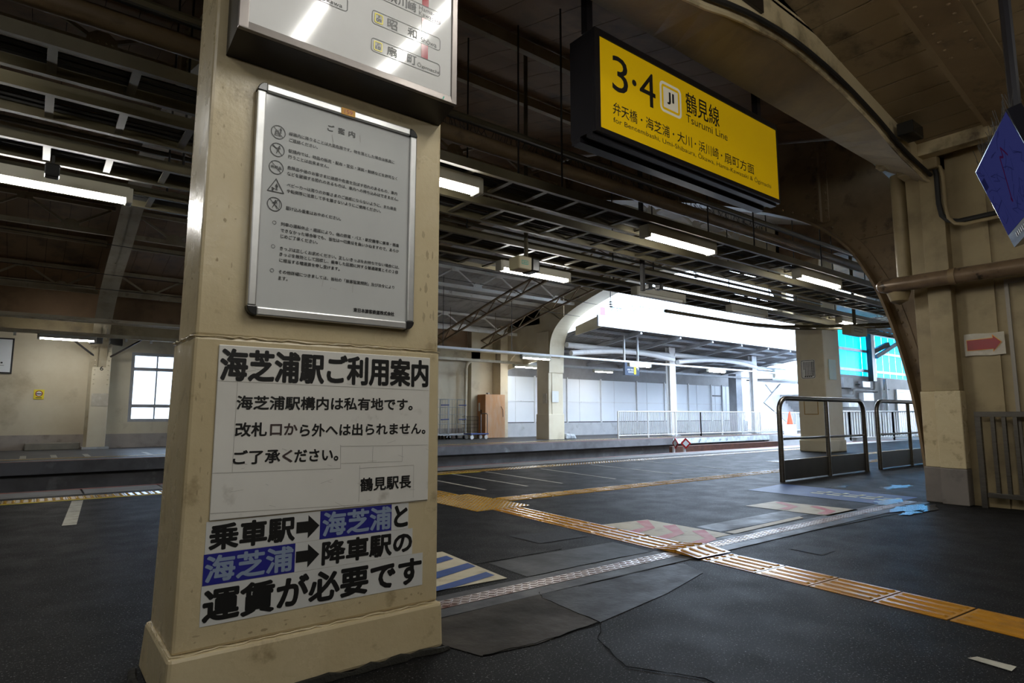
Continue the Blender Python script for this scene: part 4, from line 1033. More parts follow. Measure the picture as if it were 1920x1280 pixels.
for y in (7.0, 7.5, 5.2, 5.9, 8.9, 9.5):
    for x in (19.5, 23.0 if y < 8 else 25.0, 29.0, 34.0):
        if y > 8 and x < 24: continue
        z = {7.0:3.35, 7.5:3.35, 5.2:3.75, 5.9:3.75}.get(y, 4.5)
        tag(MB().tube([(x, y, z+.046), (x, y, 5.299)], .010, 5).build('hanger_rod', cable_m), 'thin dark rod under the outer platform roof', 'rod', 'rods under the outer platform roof')

# ------------------------------------------------------------------ right-hand pillar, pipes, wall fittings
t = thing('square_pillar', 'cream pillar with a grey painted foot beside the red arrow sign', 'pillar', (8.4, 2.5, 0))
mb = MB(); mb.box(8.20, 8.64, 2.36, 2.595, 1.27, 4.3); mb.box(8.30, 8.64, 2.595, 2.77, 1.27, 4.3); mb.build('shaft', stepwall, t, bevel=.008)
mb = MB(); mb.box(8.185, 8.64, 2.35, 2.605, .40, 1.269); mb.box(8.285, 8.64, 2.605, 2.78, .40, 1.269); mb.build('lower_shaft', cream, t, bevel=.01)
mb = MB(); mb.box(8.183, 8.64, 2.348, 2.607, .0, .399); mb.box(8.283, 8.64, 2.607, 2.80, .0, .399); part_label(mb.build('painted_foot', mat('dark_grey_foot_paint', (.19,.165,.145), (.15,.13,.115), 3, .6, grime=(.09,.08,.07), gscale=4), t, bevel=.01), 'grey painted foot')
mb = MB(); mb.box(8.10, 8.64, 2.36, 2.79, 3.86, 4.04); mb.build('capital', stepwall, t, bevel=.02)
tag(MB().tube([(8.45,2.90,2.62),(8.45,2.90,4.0)], .085, 12).build('downpipe', stepwall, smooth=True), 'brown vertical pipe standing on the horizontal pipe by the pillar', 'pipe')
t = thing('wall_pipe', 'worn brown horizontal pipe with a rounded end crossing the pillar', 'pipe', (8.0, 2, 2.53))
ys = [3.06,3.05,3.02,2.96,2.7,1.5,.2,-3]
mb = MB(); mb.tube([(8.0,y,2.53) for y in ys], .085, 14, rs=[.01,.04,.07,.085,.085,.085,.085,.085]); mb.build('pipe_run', mat('worn_brown_pipe', (.22,.15,.09), (.15,.10,.06), 5, .32, metal=.2, grime=(.03,.022,.016), gscale=7, glo=.58, ghi=.66, bump=.15), t, smooth=True)
mb = MB(); mb.tube([(8.0,2.30,2.53),(8.0,2.24,2.53)], .094, 14); mb.build('coupling', brown_steel, t, smooth=True)
mb = MB(); mb.dome((8.1,2.86,2.46), (0,0,-1), .13, .16, 12); mb.build('bracket_boss', stepwall, t, smooth=True)
pts = [(8.26,2.50,4.2),(8.26,2.50,3.9),(8.24,2.45,3.72)] + [(8.24, 2.30+.12*math.cos(a)-.0, 3.30+.12*math.sin(a)) for a in [0,-.4,-.8,-1.2,-PI/2]] 
pts = [(8.18,2.62,4.0),(8.18,2.50,3.99),(8.18,2.42,3.92),(8.18,2.40,3.8),(8.18,2.40,3.45),(8.18,2.38,3.30),(8.18,2.32,3.22),(8.18,2.22,3.19),(8.18,1.6,3.20),(8.18,.2,3.20)]
tag(MB().tube(pts, .028, 8).build('wall_conduit', cable_m, smooth=True), 'dark conduit bending down the pillar then along the wall behind the monitor', 'conduit')
tag(MB().tube([(p[0]-.02,p[1]-.07,p[2]-.055) for p in pts], .020, 8).build('wall_conduit', stepwall, smooth=True), 'cream conduit bending alongside the dark one below the monitor', 'conduit')
# laminated arrow sign
t = thing('arrow_sign', 'laminated sheet with a red arrow pointing right', 'sign', (8.3, 2.1, 1.65))
pl = Plane((8.312, 2.305, 1.655), (0,-1,0), (0,0,1))
mb = MB(); 
N_ = 8
grid = [[pl.P(.37*i/N_, .245*j/4 + .004*math.sin(i*.9), .004 + .006*math.sin(i*1.3+j)) for j in range(5)] for i in range(N_+1)]
mb.add([p for r in grid for p in r], [(i*5+j, (i+1)*5+j, (i+1)*5+j+1, i*5+j+1) for i in range(N_) for j in range(4)]); mb.build('laminate', laminate, t, smooth=True)
A_ = [(.022,.055),(.262,.062),(.262,.03),(.345,.135),(.262,.225),(.262,.188),(.022,.18)]
mb = MB(); pl.poly(mb, A_, .012); mb.build('arrow_outline', amber, t)
mb = MB(); pl.poly(mb, [(.027,.061),(.267,.067),(.268,.045),(.338,.135),(.268,.21),(.267,.183),(.027,.174)], .013); mb.build('arrow', red_print, t)
# stainless gate
t = thing('barred_gate', 'stainless steel barred gate standing against the end wall', 'gate', (8.2, 1.9, 0))
mb = MB(); mb.box(8.18, 8.235, 2.185, 2.24, 0, 1.03); mb.build('post', steel, t, bevel=.003)
mb = MB(); mb.box(8.178, 8.237, .7, 2.24, .975, 1.032); mb.build('top_rail', steel, t, bevel=.003)
mb = MB(); mb.box(8.18, 8.235, .7, 2.18, .115, .165); mb.build('bottom_rail', steel, t, bevel=.003)
y = 2.10
while y > .75:
    mb = MB(); mb.box(8.185, 8.23, y-.035, y, .166, .974); mb.build('bar', steel, t); y -= .098
# monitor
TLv = V((5.2*.92/1.0, 1.2, 2.6))
r_ = ray(1828, 322); n_ = math.sqrt(sum(a*a for a in r_)); TLv = V([a/n_*5.2 for a in r_]) + V((0,0,1))
e2 = V((math.cos(math.radians(23)), math.sin(math.radians(23)), 0)); a_ = math.radians(17)
dn = V((math.sin(a_)*e2.y, -math.sin(a_)*e2.x, -math.cos(a_)))
t = thing('hanging_monitor', 'ceiling hung monitor with a blue route map on its screen', 'monitor', tuple(TLv))
pl = Plane(TLv + dn*.56, -e2, -dn)
if pl.n.dot(-TLv) < 0: pl.n = -pl.n
MW = .96
mb = MB(); pl.slab(mb, 0, 0, MW, .56, -.07, 0); mb.build('casing', screen_black, t, bevel=.004)
mb = MB(); pl.poly(mb, [(.012,.085),(MW-.012,.085),(MW-.012,.55),(.012,.55)], .001); mb.build('screen', screen, t)
mb = MB()
for k in range(26):
    mb.mark(); x, y = random.uniform(.05,.85), random.uniform(.12,.5); pts_ = [(x,y)]
    for j in range(3):
        x += random.uniform(-.1,.1); y += random.uniform(-.06,.06); pts_.append((min(max(x,.02),MW-.02), min(max(y,.09),.54)))
    pl.line(mb, pts_, .004, .002)
mb.mark(); pl.poly(mb, [(.03,.40),(.12,.40),(.12,.47),(.03,.47)], .002); mb.mark(); pl.line(mb, [(.02,.24),(.22,.27)], .006, .002); mb.mark(); pl.line(mb, [(.2,.54),(.24,.1)], .003, .002)
lines(mb, 'map_line', screen_line, t)
mb = MB(); pl.line(mb, [(.40,.22),(.55,.44),(.60,.42),(.63,.47),(.68,.40)], .014, .0025); pl.disc(mb, .395,.215,.016,.0025,10); mb.build('route_mark', screen_red, t)
mb = MB(); text(mb, 'JR', pl, .30,.03,.34,.06,.002) if 0 else [pl.poly(mb, [(.16+k*.04,.035),(.175+k*.04,.035),(.18+k*.04,.06),(.165+k*.04,.06)], .002) for k in range(9)]
mb.build('bezel_marks', grey_steel, t)
mb = MB(); c_ = pl.P(MW/2, .28, -.06); mb.tube([c_, c_ + V((0,0,1.5))], .03, 8); mb.build('drop_pole', black_frame, t)
mb = MB()
for k in range(60):
    q = pl.P(random.uniform(0,MW), .56, -.03); mb.tube([q, q + V((random.uniform(-.03,.03),random.uniform(-.03,.03),random.uniform(.06,.13)))], .0016, 3)
for k in range(45):
    q = pl.P(0, random.uniform(.05,.56), -.03); mb.tube([q, q - pl.ux*random.uniform(.05,.12) + V((0,0,random.uniform(-.03,.06)))], .0016, 3)
stuff(mb.build('bird_spikes', cable_m, t))

# ------------------------------------------------------------------ floor fittings
# expansion-joint drain
struct(MB().box(1.2, 8.15, 2.955, 3.035, 0, .004).build('trim_drain_kerb_far', kerb_conc))
struct(MB().box(1.52, 8.15, 2.72, 2.83, 0, .004).build('trim_drain_kerb_near', kerb_conc))
t = thing('drain_cover', 'long ribbed steel drain cover crossing the floor in front of the pillar', 'drain cover', (1.5, 2.89, 0))
mb = MB(); mb.box(1.70, 8.10, 2.835, 2.95, 0, .006); mb.build('plate', drain_m, t)
mb = MB(); x = 1.72
k = 0
while x < 8.05:
    for j, y in enumerate((2.855, 2.893, 2.930)):
        s = 1 if (k + j) % 2 else -1
        mb.bar((x-.012, y - s*.010, .0075), (x+.012, y + s*.010, .0075), .005, .004)
    x += .030; k += 1
mb.build('ribs', drain_m, t)
# guiding tactile path (bars) across the concourse
def guide(name, p, q, wd, tile, label, m, bump=None):
    p, q = V((*p,0)), V((*q,0)); d = (q-p); L_ = d.length; d.normalize(); n = V((-d.y, d.x, 0))
    t = thing(name, label, 'tactile strip', tuple(p), 'tactile paving strips')
    base = MB(); bars = MB(); s = 0
    while s < L_ - .02:
        e = min(s + tile, L_)
        def Z(v):
            if not bump: return 0.0
            y = (p + d*v).y
            return max(.0085, min(.03, (bump[1]-abs(y-bump[0]))*.35))
        def at(v, o, h): pt = p + d*v + n*o; return (pt.x, pt.y, h + Z(v))
        a, b = s + .006, e - .006
        lo_h = (lambda q: (q[0], q[1], .0105)) if bump else (lambda q: (q[0], q[1], -.03))
        base.hexa([lo_h(at(a,-wd/2,0)), lo_h(at(b,-wd/2,0)), lo_h(at(b,wd/2,0)), lo_h(at(a,wd/2,0))], [at(a,-wd/2,.004), at(b,-wd/2,.004), at(b,wd/2,.004), at(a,wd/2,.004)])
        for k in range(4):
            o = wd*(-.375 + k*.25)
            bars.hexa([at(a+.014,o-.018,.004), at(b-.014,o-.018,.004), at(b-.014,o+.018,.004), at(a+.014,o+.018,.004)],
                      [at(a+.026,o-.011,.0115), at(b-.026,o-.011,.0115), at(b-.026,o+.011,.0115), at(a+.026,o+.011,.0115)])
        s = e
    base.build('tiles', m, t); bars.build('guide_bars', m, t); return t
guide('tactile_strip', (3.60,-1.0), (3.90,2.66), .33, .36, 'amber ribbed tactile path running to the lower right corner', tact)
guide('tactile_strip', (3.90,2.66), (3.925,3.08), .36, .21, 'raised amber tactile tiles ramping over the drain cover', tact, (2.87,.2))
guide('tactile_strip', (3.93,3.08), (4.10,5.36), .35, .36, 'amber ribbed tactile path between the drain cover and the dotted block', tact)
guide('tactile_strip', (4.45,5.93), (15.5,5.85), .30, .36, 'yellow ribbed tactile path running away along the platform', tact_y)
guide('tactile_strip', (4.14,6.62), (4.25,9.0), .33, .36, 'yellow ribbed tactile path from the dotted block to the platform edge', tact_y)
def dots(name, label, x0, x1, y0, y1, pitch, m):
    t = thing(name, label, 'tactile strip', (x0, y0, 0), 'tactile paving strips')
    mb = MB(); x = x0
    while x < x1 - .01: mb.box(x+.003, min(x+.3,x1)-.003, y0, y1, -.03, .004); x += .3
    mb.build('tiles', m, t)
    mb = MB(); x = x0 + pitch/2; ny = max(1, round((y1-y0)/pitch))
    while x < x1:
        for j in range(ny): mb.dome((x, y0 + (j+.5)*(y1-y0)/ny, .0035), (0,0,1), pitch*.3, .006, 5)
        x += pitch
    mb.build('raised_dots', m, t); return t
dots('tactile_strip', 'dotted yellow tactile block where the floor paths meet', 3.72, 4.44, 5.38, 6.6, .06, tact_y)
dots('tactile_strip', 'long dotted tactile strip along the near platform edge', -5, 20, 9.08, 9.38, .075, tact_y)
dots('tactile_strip', 'dotted tactile strip around the foot of the concrete column', 12.5, 21.0, 6.9, 7.2, .075, tact_y)
# floor paint
def decal(name, pts, m, h=.004):
    mb = MB(); n = len(pts)
    mb.add([(x,y,h) for x,y in pts], [tuple(range(n))]); return struct(mb.build(name, m))
decal('floor_yellow_line', [(-5,8.96),(6.3,8.96),(6.3,9.04),(-5,9.04)], yellow_paint)
for i, (a, b) in enumerate((((4.944,8.198),(4.861,6.817)), ((5.689,8.949),(5.567,6.801)), ((6.38,8.95),(6.197,6.763)), ((7.534,8.812),(7.263,6.699)), ((8.948,8.92),(8.67,6.702)), ((10.5,8.92),(10.2,6.7)), ((.50,8.9),(.345,6.99)))):
    wdt = .05 if i != 6 else .11
    decal('floor_queue_line_%d' % (i+1), [(b[0]-wdt/2,b[1]),(b[0]+wdt/2,b[1]),(a[0]+wdt/2,a[1]),(a[0]-wdt/2,a[1])], white_paint)
for i, x in enumerate((-.08, .5, 1.15, 2.45)):
    decal('far_floor_queue_line_%d' % (i+1), [(x-.06,18.0),(x+.06,18.0),(x+.06,19.2),(x-.06,19.2)], white_paint)
# chevron panels
decal('floor_red_chevron_panel', [(4.05,3.06),(4.70,3.045),(4.72,3.96),(4.13,4.04)], cream_paint_fl)
for k in range(3):
    y = 3.98 - k*.31
    decal('floor_red_chevron_%d' % (k+1), [(4.13,y-.30),(4.42,y-.14),(4.60,y-.03),(4.71,y-.06),(4.71,y-.28),(4.40,y-.27),(4.13,y-.42)] if 0 else [(4.12,y-.31),(4.38,y-.28),(4.56,y-.02),(4.70,y-.05),(4.42,y-.36),(4.10,y-.42)], pink_paint, .006)
decal('floor_red_panel', [(6.30,2.99),(6.97,2.985),(6.88,3.87),(6.28,3.88)], cream_paint_fl)
for k in range(2):
    y = 3.84 - k*.40
    decal('floor_red_mark_%d' % (k+1), [(6.36,y-.30),(6.60,y-.28),(6.78,y-.02),(6.88,y-.05),(6.66,y-.36),(6.36,y-.40)], pink_paint, .006)
decal('floor_blue_chevron_panel', [(1.55,3.15),(2.38,3.105),(2.45,3.98),(1.6,4.0)], cream_paint_fl)
for k in range(3):
    y = 3.86 - k*.27
    decal('floor_blue_chevron_%d' % (k+1), [(1.62,y-.30),(2.02,y-.12),(2.40,y-.02),(2.39,y-.13),(2.02,y-.24),(1.62,y-.42)] if k < 2 else [(1.62,y-.18),(2.02,y-.10),(2.36,y-.02),(2.355,y-.12),(2.02,y-.19),(1.62,y-.21)], blue_paint, .006)
decal('floor_blue_panel', [(7.57,2.98),(8.55,2.98),(8.68,4.75),(7.60,4.65)], blue_paint)
mb = MB(); pl = Plane((8.5, 3.1, .006), (0,1,0), (-1,0,0)); pl.n = V((0,0,1))
pl = Plane((7.72, 4.25, 0), (0,-1,0), (1,0,0))
text(mb, '海芝浦方面', pl, .0, .36, 1.15, .62, .006); text(mb, 'のりば', pl, .2, .08, .9, .26, .006)
mb = MB()
for k in range(5):
    y0_ = 4.0 - k*.2
    mb.box(7.95, 8.02, y0_-.16, y0_, .0045, .006); mb.box(8.10, 8.28, y0_-.15, y0_-.10, .0045, .006); mb.box(8.12, 8.17, y0_-.15, y0_, .0045, .006)
struct(mb.build('floor_blue_panel_marks', mat('pale_yellow_floor_marks', (.38,.40,.27), rough=.5)))
decal('floor_worn_white_mark', [(3.10,.80),(3.17,.80),(3.17,.93),(3.12,.95)], white_paint)
decal('floor_white_stroke', [(4.75,3.05),(6.0,3.09),(6.05,3.16),(4.75,3.14)], cream_paint_fl)
decal('floor_patch_1', [(3.20,3.76),(3.70,3.74),(3.68,4.09),(3.20,4.16)], patch_m, .003)
decal('floor_patch_2', [(4.53,2.21),(4.78,2.23),(4.79,2.48),(4.56,2.48)], patch_m, .003)
decal('floor_patch_3', [(2.285,2.65),(2.34,2.755),(2.44,2.715),(3.35,2.715),(3.55,2.68),(3.45,2.45),(2.9,2.3),(2.245,2.19)], mat('smooth_asphalt_band', (.014,.014,.015), (.018,.018,.019), 5, .45, .6, bump=.2, bscale=30, spec=.08), .003)
decal('floor_brown_screed', [(1.49,2.40),(1.49,2.70),(2.33,2.73),(2.29,2.66),(2.24,2.20),(1.82,2.16),(1.55,2.20)], brown_conc, .0035)
decal('floor_smooth_band', [(2.5,3.04),(3.66,3.04),(3.7,3.45),(2.52,3.5)], mat('smooth_asphalt_strip', (.017,.017,.0185), (.022,.022,.023), 4, .42, .55, bump=.15, bscale=20, spec=.08), .002)
decal('floor_pale_band', [(4.75,3.18),(6.25,3.16),(6.28,3.45),(4.78,3.45)], kerb_conc, .002)
wet = mat('wet_floor_film', (.008,.009,.010), rough=.26, spec=.22)
def blob(cx, cy, rx, ry, n=26, j=.5):
    return [(cx + rx*math.cos(2*PI*k/n)*(1+random.uniform(-j,j)), cy + ry*math.sin(2*PI*k/n)*(1+random.uniform(-j,j))) for k in range(n)]
for i, q in enumerate(((7.55,2.66,.42,.13),(7.8,3.02,.30,.10),(7.15,2.56,.25,.05),(8.3,3.4,.25,.12),(9.6,3.6,.4,.10),(8.9,4.1,.3,.08))):
    decal('floor_wet_film_%d' % (i+1), blob(*q), wet, .0075 if i < 3 else .003)
crk = mat('floor_crack', (.006,.006,.006), rough=.9, spec=.08)
def crack(i, pts, r=.004):
    mb = MB(); out = []
    for (x0_,y0_),(x1_,y1_) in zip(pts, pts[1:]):
        for j in range(6): out.append((x0_+(x1_-x0_)*j/6+random.uniform(-.008,.008), y0_+(y1_-y0_)*j/6+random.uniform(-.008,.008), .0035))
    out.append((*pts[-1], .0035))
    mb.tube(out, r, 5, rs=[random.uniform(.0008,.0028) for _ in out]); return struct(mb.build('floor_crack_%d' % i, crk))
crack(1, [(2.34,2.755),(2.285,2.66),(2.24,2.19),(1.82,2.17),(1.56,2.2)])
crack(2, [(2.24,2.19),(2.05,2.0),(1.95,1.75),(2.1,1.5),(2.0,1.2)])
crack(3, [(2.5,3.05),(3.0,3.06),(3.68,3.04)]); crack(4, [(2.6,2.71),(3.5,2.70)]); crack(5, [(4.1,2.71),(5.5,2.70),(7.5,2.60)])
crack(6, [(3.2,3.5),(2.4,3.52)])

# ------------------------------------------------------------------ tubular railings
def railing(x0, x1, label, mid):
    y = 4.9; H_ = 1.27; R_ = .038
    t = thing('tubular_railing', label, 'railing', (x0, y, 0), 'tubular railings with kick plates')
    def bow(a, b): 
        pts = [(a,y,0),(a,y,H_-.22)] + [(a+.2-.2*math.cos(u), y, H_-.22+.2*math.sin(u)) for u in [PI/2*k/5 for k in range(1,6)]]
        pts += [(b-.2+.2*math.sin(u), y, H_-.22+.2*math.cos(u)) for u in [PI/2*k/5 for k in range(0,6)]] + [(b,y,0)]
        return pts
    mb = MB(); mb.tube(bow(x0, x1), R_, 12); mb.build('bow', steel, t, smooth=True)
    mb = MB(); mb.tube([(mid,y,0),(mid,y,H_-.05)], .034, 12); mb.build('middle_post', steel, t, smooth=True)
    mb = MB(); mb.tube([(x0,y,.635),(x1,y,.635)], .02, 10); mb.build('mid_rail', steel, t, smooth=True)
    mb = MB(); mb.box(x0, x1, y-.006, y+.006, .02, .315); mb.build('kick_plate', dark_steel, t)
railing(8.95, 11.85, 'tubular steel railing in front of the concrete column', 10.45)
railing(12.42, 16.2, 'tubular steel railing partly hidden behind the arched steel frame', 13.9)

# ------------------------------------------------------------------ far left: poster, board, block
t = thing('poster', 'small yellow poster with a red and blue emblem on the far wall', 'poster', (.1, 22.29, 1.44))
pa = oy(64,730,22.28); pb = oy(82,748,22.28)
mb = MB(); mb.box(pa[0], pb[0], 22.28, 22.298, pb[2], pa[2]); mb.build('sheet', poster_yellow, t)
pl = Plane(((pa[0]+pb[0])/2, 22.279, (pa[2]+pb[2])/2), (1,0,0), (0,0,1))
mb = MB(); pl.disc(mb, 0, .02, .072, .001); mb.build('emblem_disc', sticker_white, t)
mb = MB(); pl.circle(mb, 0, .02, .085, .02, .002); mb.build('emblem_ring', red_print, t)
mb = MB(); pl.poly(mb, [(-.06,.0),(.06,.0),(.06,.03),(-.06,.03)], .003); pl.poly(mb, [(-.07,-.11),(.07,-.11),(.07,-.09),(-.07,-.09)], .002); mb.build('emblem_bar', navy, t)
t = thing('station_board', 'white station board with a black frame cut by the left edge', 'sign', (-1, 22.28, 2.14))
mb = MB(); mb.box(-2.6, -.52, 22.24, 22.298, 2.14, 3.14); mb.build('frame', black_frame, t)
mb = MB(); mb.box(-2.56, -.56, 22.232, 22.2399, 2.18, 3.10); mb.build('face', hoard, t)
mb = MB()
for k in range(3): mb.mark(); mb.box(-.93+k*.075, -.885+k*.075, 22.228, 22.2319, 2.42, 2.46)
mb.box(-2.2, -.70, 22.228, 22.2319, 2.36, 2.37); mb.build('lettering', ink, t)
tag(MB().box(-.09, 1.18, 21.95, 22.285, 0, .20).build('plinth_block', greyplate, bevel=.02), 'low grey concrete block at the foot of the far wall', 'block')
# speaker under the left tray
t = thing('speaker', 'small black box hanging under the tray above the leftmost lamp', 'speaker', (0,6.3,3.3))
p = oy(98,322,6.1)
mb = MB(); mb.box(p[0]-.05, p[0]+.05, 6.05, 6.15, p[2]-.05, p[2]+.06); mb.build('cabinet', chrome_black, t, bevel=.015)
mb = MB(); mb.tube([(p[0],6.1,p[2]+.05),(p[0],6.1,3.104)], .012, 6); mb.build('hanger_rod', cable_m, t)

# ------------------------------------------------------------------ far platform furniture
t = thing('wooden_cabinet', 'tall orange wooden cabinet standing against the far pier', 'cabinet', (15.7, 21.7, 0))
mb = MB(); mb.box(15.20, 16.23, 21.35, 21.95, .02, 1.86); mb.build('carcass', wood_pale, t)
for a, b in ((15.19, 15.70), (15.71, 16.22)):
    pass
mb = MB(); mb.box(15.188, 15.199, 21.36, 21.655, .06, 1.83); d = mb.build('door', wood, t); mb = MB(); mb.box(15.17, 15.187, 21.62, 21.64, 1.05, 1.2); mb.build('handle', chrome_black, d)
mb = MB(); mb.box(15.188, 15.199, 21.66, 21.94, .06, 1.83); d = mb.build('door', wood, t); mb = MB(); mb.box(15.17, 15.187, 21.68, 21.70, 1.05, 1.2); mb.build('handle', chrome_black, d)
mb = MB(); mb.box(15.18, 15.1875, 21.74, 21.86, 1.15, 1.5); mb.build('paper_label', sticker_white, d)
mb = MB(); mb.tube([(16.0,21.33,1.35),(16.1,21.32,1.2),(16.12,21.335,.9)], .012, 5); mb.build('cable', cable_m, t)
tag(MB().box(15.36, 15.45, 21.40, 21.55, 1.862, 1.93).build('white_box', sticker, bevel=.01), 'small white box on top of the wooden cabinet', 'box')
tag(MB().tube([(14.55,21.9,0),(14.55,21.9,2.95),(14.6,21.88,3.15),(14.75,21.86,3.28)], .07, 10).build('downpipe', cream_far, smooth=True), 'cream downpipe on the far wall left of the wooden cabinet', 'pipe')
# roll cages
def cage(x, y, label):
    t = thing('roll_cage', label, 'roll cage', (x, y, 0), 'wire roll cages')
    mb = MB()
    for dx, dy in ((0,0),(.8,0),(0,.65),(.8,.65)): mb.tube([(x+dx,y+dy,.2),(x+dx,y+dy,1.62)], .016, 6)
    for z in (.22, .62, 1.0, 1.3, 1.62):
        mb.tube([(x,y,z),(x+.8,y,z)], .011, 5); mb.tube([(x,y,z),(x,y+.65,z)], .011, 5); mb.tube([(x+.8,y,z),(x+.8,y+.65,z)], .011, 5)
    for k in range(1,6):
        mb.tube([(x+.8*k/6,y,.22),(x+.8*k/6,y,1.62)], .006, 4); mb.tube([(x,y+.65*k/6,.22),(x,y+.65*k/6,1.62)], .006, 4)
    mb.build('wire_frame', wire_m, t)
    mb = MB(); mb.box(x-.02, x+.82, y-.02, y+.67, .16, .2); mb.build('base', grey_steel, t)
    for z in (1.38, .8):
        mb = MB(); mb.tube([(x+.45,y-.02,z),(x+.82,y-.02,z+.01)], .022, 6); part_label(mb.build('strap', cart_blue, t), 'blue strap')
    for dx, dy in ((.05,.05),(.75,.05),(.05,.6),(.75,.6)):
        mb = MB(); mb.tube([(x+dx-.015,y+dy,.075),(x+dx+.015,y+dy,.075)], .074, 10); mb.build('caster', chrome_black, t)
cage(12.6, 21.45, 'wire roll cage close beside the pillar edge')
cage(13.45, 21.45, 'wire roll cage next to the blue trolley')
t = thing('platform_trolley', 'blue flat trolley with a folding handle in front of the cabinet', 'trolley', (14.5, 21.0, 0))
mb = MB(); mb.box(14.05, 14.95, 20.75, 21.3, .19, .24); mb.build('deck', cart_blue, t, bevel=.02)
mb = MB(); mb.tube([(14.9,20.8,.24),(14.9,20.8,1.0),(14.9,20.86,1.05),(14.9,21.2,1.05),(14.9,21.26,1.0),(14.9,21.26,.24)], .018, 8); mb.build('handle', steel, t, smooth=True)
for dx in (14.15, 14.85):
    for dy in (20.82, 21.22):
        mb = MB(); mb.tube([(dx,dy-.018,.085),(dx,dy+.018,.085)], .084, 10); mb.box(dx-.02,dx+.02,dy-.03,dy+.03,.14,.19); part_label(mb.build('caster', white_plate, t), 'white caster')
t = thing('wire_basket_cart', 'dark wire mesh cart behind the blue trolley', 'cart', (14.4, 21.6, 0))
mb = MB()
for k in range(12): mb.tube([(14.3+k*.055,21.5,.28),(14.3+k*.055,21.5,.92)], .006, 4)
for z in (.28,.45,.6,.76,.92): mb.tube([(14.3,21.5,z),(14.93,21.5,z)], .008, 4); mb.tube([(14.3,21.5,z),(14.3,21.78,z)], .008, 4)
mb.build('mesh', dark_steel, t)
mb = MB(); mb.tube([(14.3,21.5,.92),(14.3,21.5,0)], .012, 5); mb.tube([(14.93,21.5,.92),(14.93,21.5,0)], .012, 5); mb.build('support_frame', dark_steel, t)
# sandbags / stuff at column foot
tag(MB().hexa([(17.3,18.6,0),(17.9,18.6,0),(17.9,19.0,0),(17.3,19.0,0)], [(17.36,18.66,.22),(17.84,18.64,.2),(17.84,18.95,.22),(17.36,18.95,.24)]).build('wrapped_bundle', mat('plastic_wrap', (.42,.44,.45), (.15,.16,.17), 8, .3), bevel=.05), 'plastic wrapped bundle at the foot of the far concrete column', 'bundle')
# white hoarding on a concrete base
struct(MB().box(16.66, 36.2, 21.95, 22.3, 0, .62).build('wall_hoarding_base', conc))
HX = [16.70, 18.5, 20.55, 22.9, 25.66, 28.0, 30.2, 32.45, 33.6, 34.8, 36.15]
for i in range(len(HX)-1):
    a, b = HX[i]+.03, HX[i+1]-.03
    t = thing('hoarding_panel', 'white hoarding panel number', 'panel', (a, 22.1, .66), 'white hoarding panels along the far platform')
    t['label'] = ['white hoarding panel between the cream pier and far concrete column', 'white hoarding panel half hidden behind the far concrete column', 'white hoarding panel right of the far concrete column', 'white hoarding panel above the left end of the barred fence', 'white hoarding panel left of the nearer canopy column', 'white hoarding panel right of the nearer canopy column', 'white hoarding panel left of the one with a door', 'white hoarding panel with a narrow door and a dark slot', 'narrow white hoarding panel next to the door', 'last white hoarding panel before the farther canopy column'][i]
    mb = MB(); mb.box(a, b, 22.05, 22.09, .66, 2.74); mb.build('sheet', hoard, t)
    mb = MB(); mb.box(a, b, 22.03, 22.049, 1.60, 1.645); mb.box(a+(b-a)*.36, a+(b-a)*.36+.02, 22.035, 22.049, .66, 2.74); mb.build('seam_strips', white_steel, t)
    mb = MB(); mb.box(HX[i]-.028, HX[i]+.028, 21.98, 22.06, .621, 2.80); mb.build('post', white_steel, t)
    if i == 7:
        mb = MB(); mb.box(a+.08, b-.1, 22.02, 22.034, 2.1, 2.17); mb.build('slot', dark_steel, t)
struct(MB().box(16.66, 36.2, 22.12, 22.2, .58, .68).build('trim_hoarding_gap', dark))
struct(MB().box(16.9, 36.2, 22.25, 22.5, 2.4, 4.9).build('wall_behind_hoarding', corr))
# far platform canopy
t = thing('platform_canopy', 'white steel canopy with a bright fascia over the far platform', 'canopy', (26, 19, 4.4))
mb = MB(); mb.box(17.0, 36.5, 16.42, 16.5, 4.40, 4.84); part_label(mb.build('fascia', white_steel, t), 'bright white fascia')
mb = MB(); mb.hexa([(17.26,16.5,4.56),(36.5,16.5,4.56),(36.5,22.4,3.75),(17.26,22.4,3.75)], [(17.26,16.5,4.62),(36.5,16.5,4.62),(36.5,22.4,3.81),(17.26,22.4,3.81)]); x = 17.3
while x < 36.4:
    mb.hexa([(x,16.5,4.53),(x+.06,16.5,4.53),(x+.06,22.4,3.72),(x,22.4,3.72)], [(x,16.5,4.56),(x+.06,16.5,4.56),(x+.06,22.4,3.75),(x,22.4,3.75)]); x += .2
mb.build('roof_sheet', corr, t)
for y in (17.2, 18.0, 19.4, 20.6, 21.6):
    z = 4.52 - (y-16.5)*.137
    mb = MB(); mb.box(17.3, 36.4, y-.05, y+.05, z-.13, z-.035); mb.build('purlin', grey_steel, t)
for x in (19.6, 22.2, 24.6, 27.0, 29.4, 31.6, 33.9):
    mb = MB(); mb.bar((x,16.5,4.37), (x,22.3,3.50), .10, .16); mb.build('rafter', grey_steel, t)
mb = MB(); mb.prism([(16.51,4.38),(17.9,4.2),(17.9,4.55),(16.51,4.86)], 'x', 17.2, 17.26); mb.build('end_board', cream_far, t)
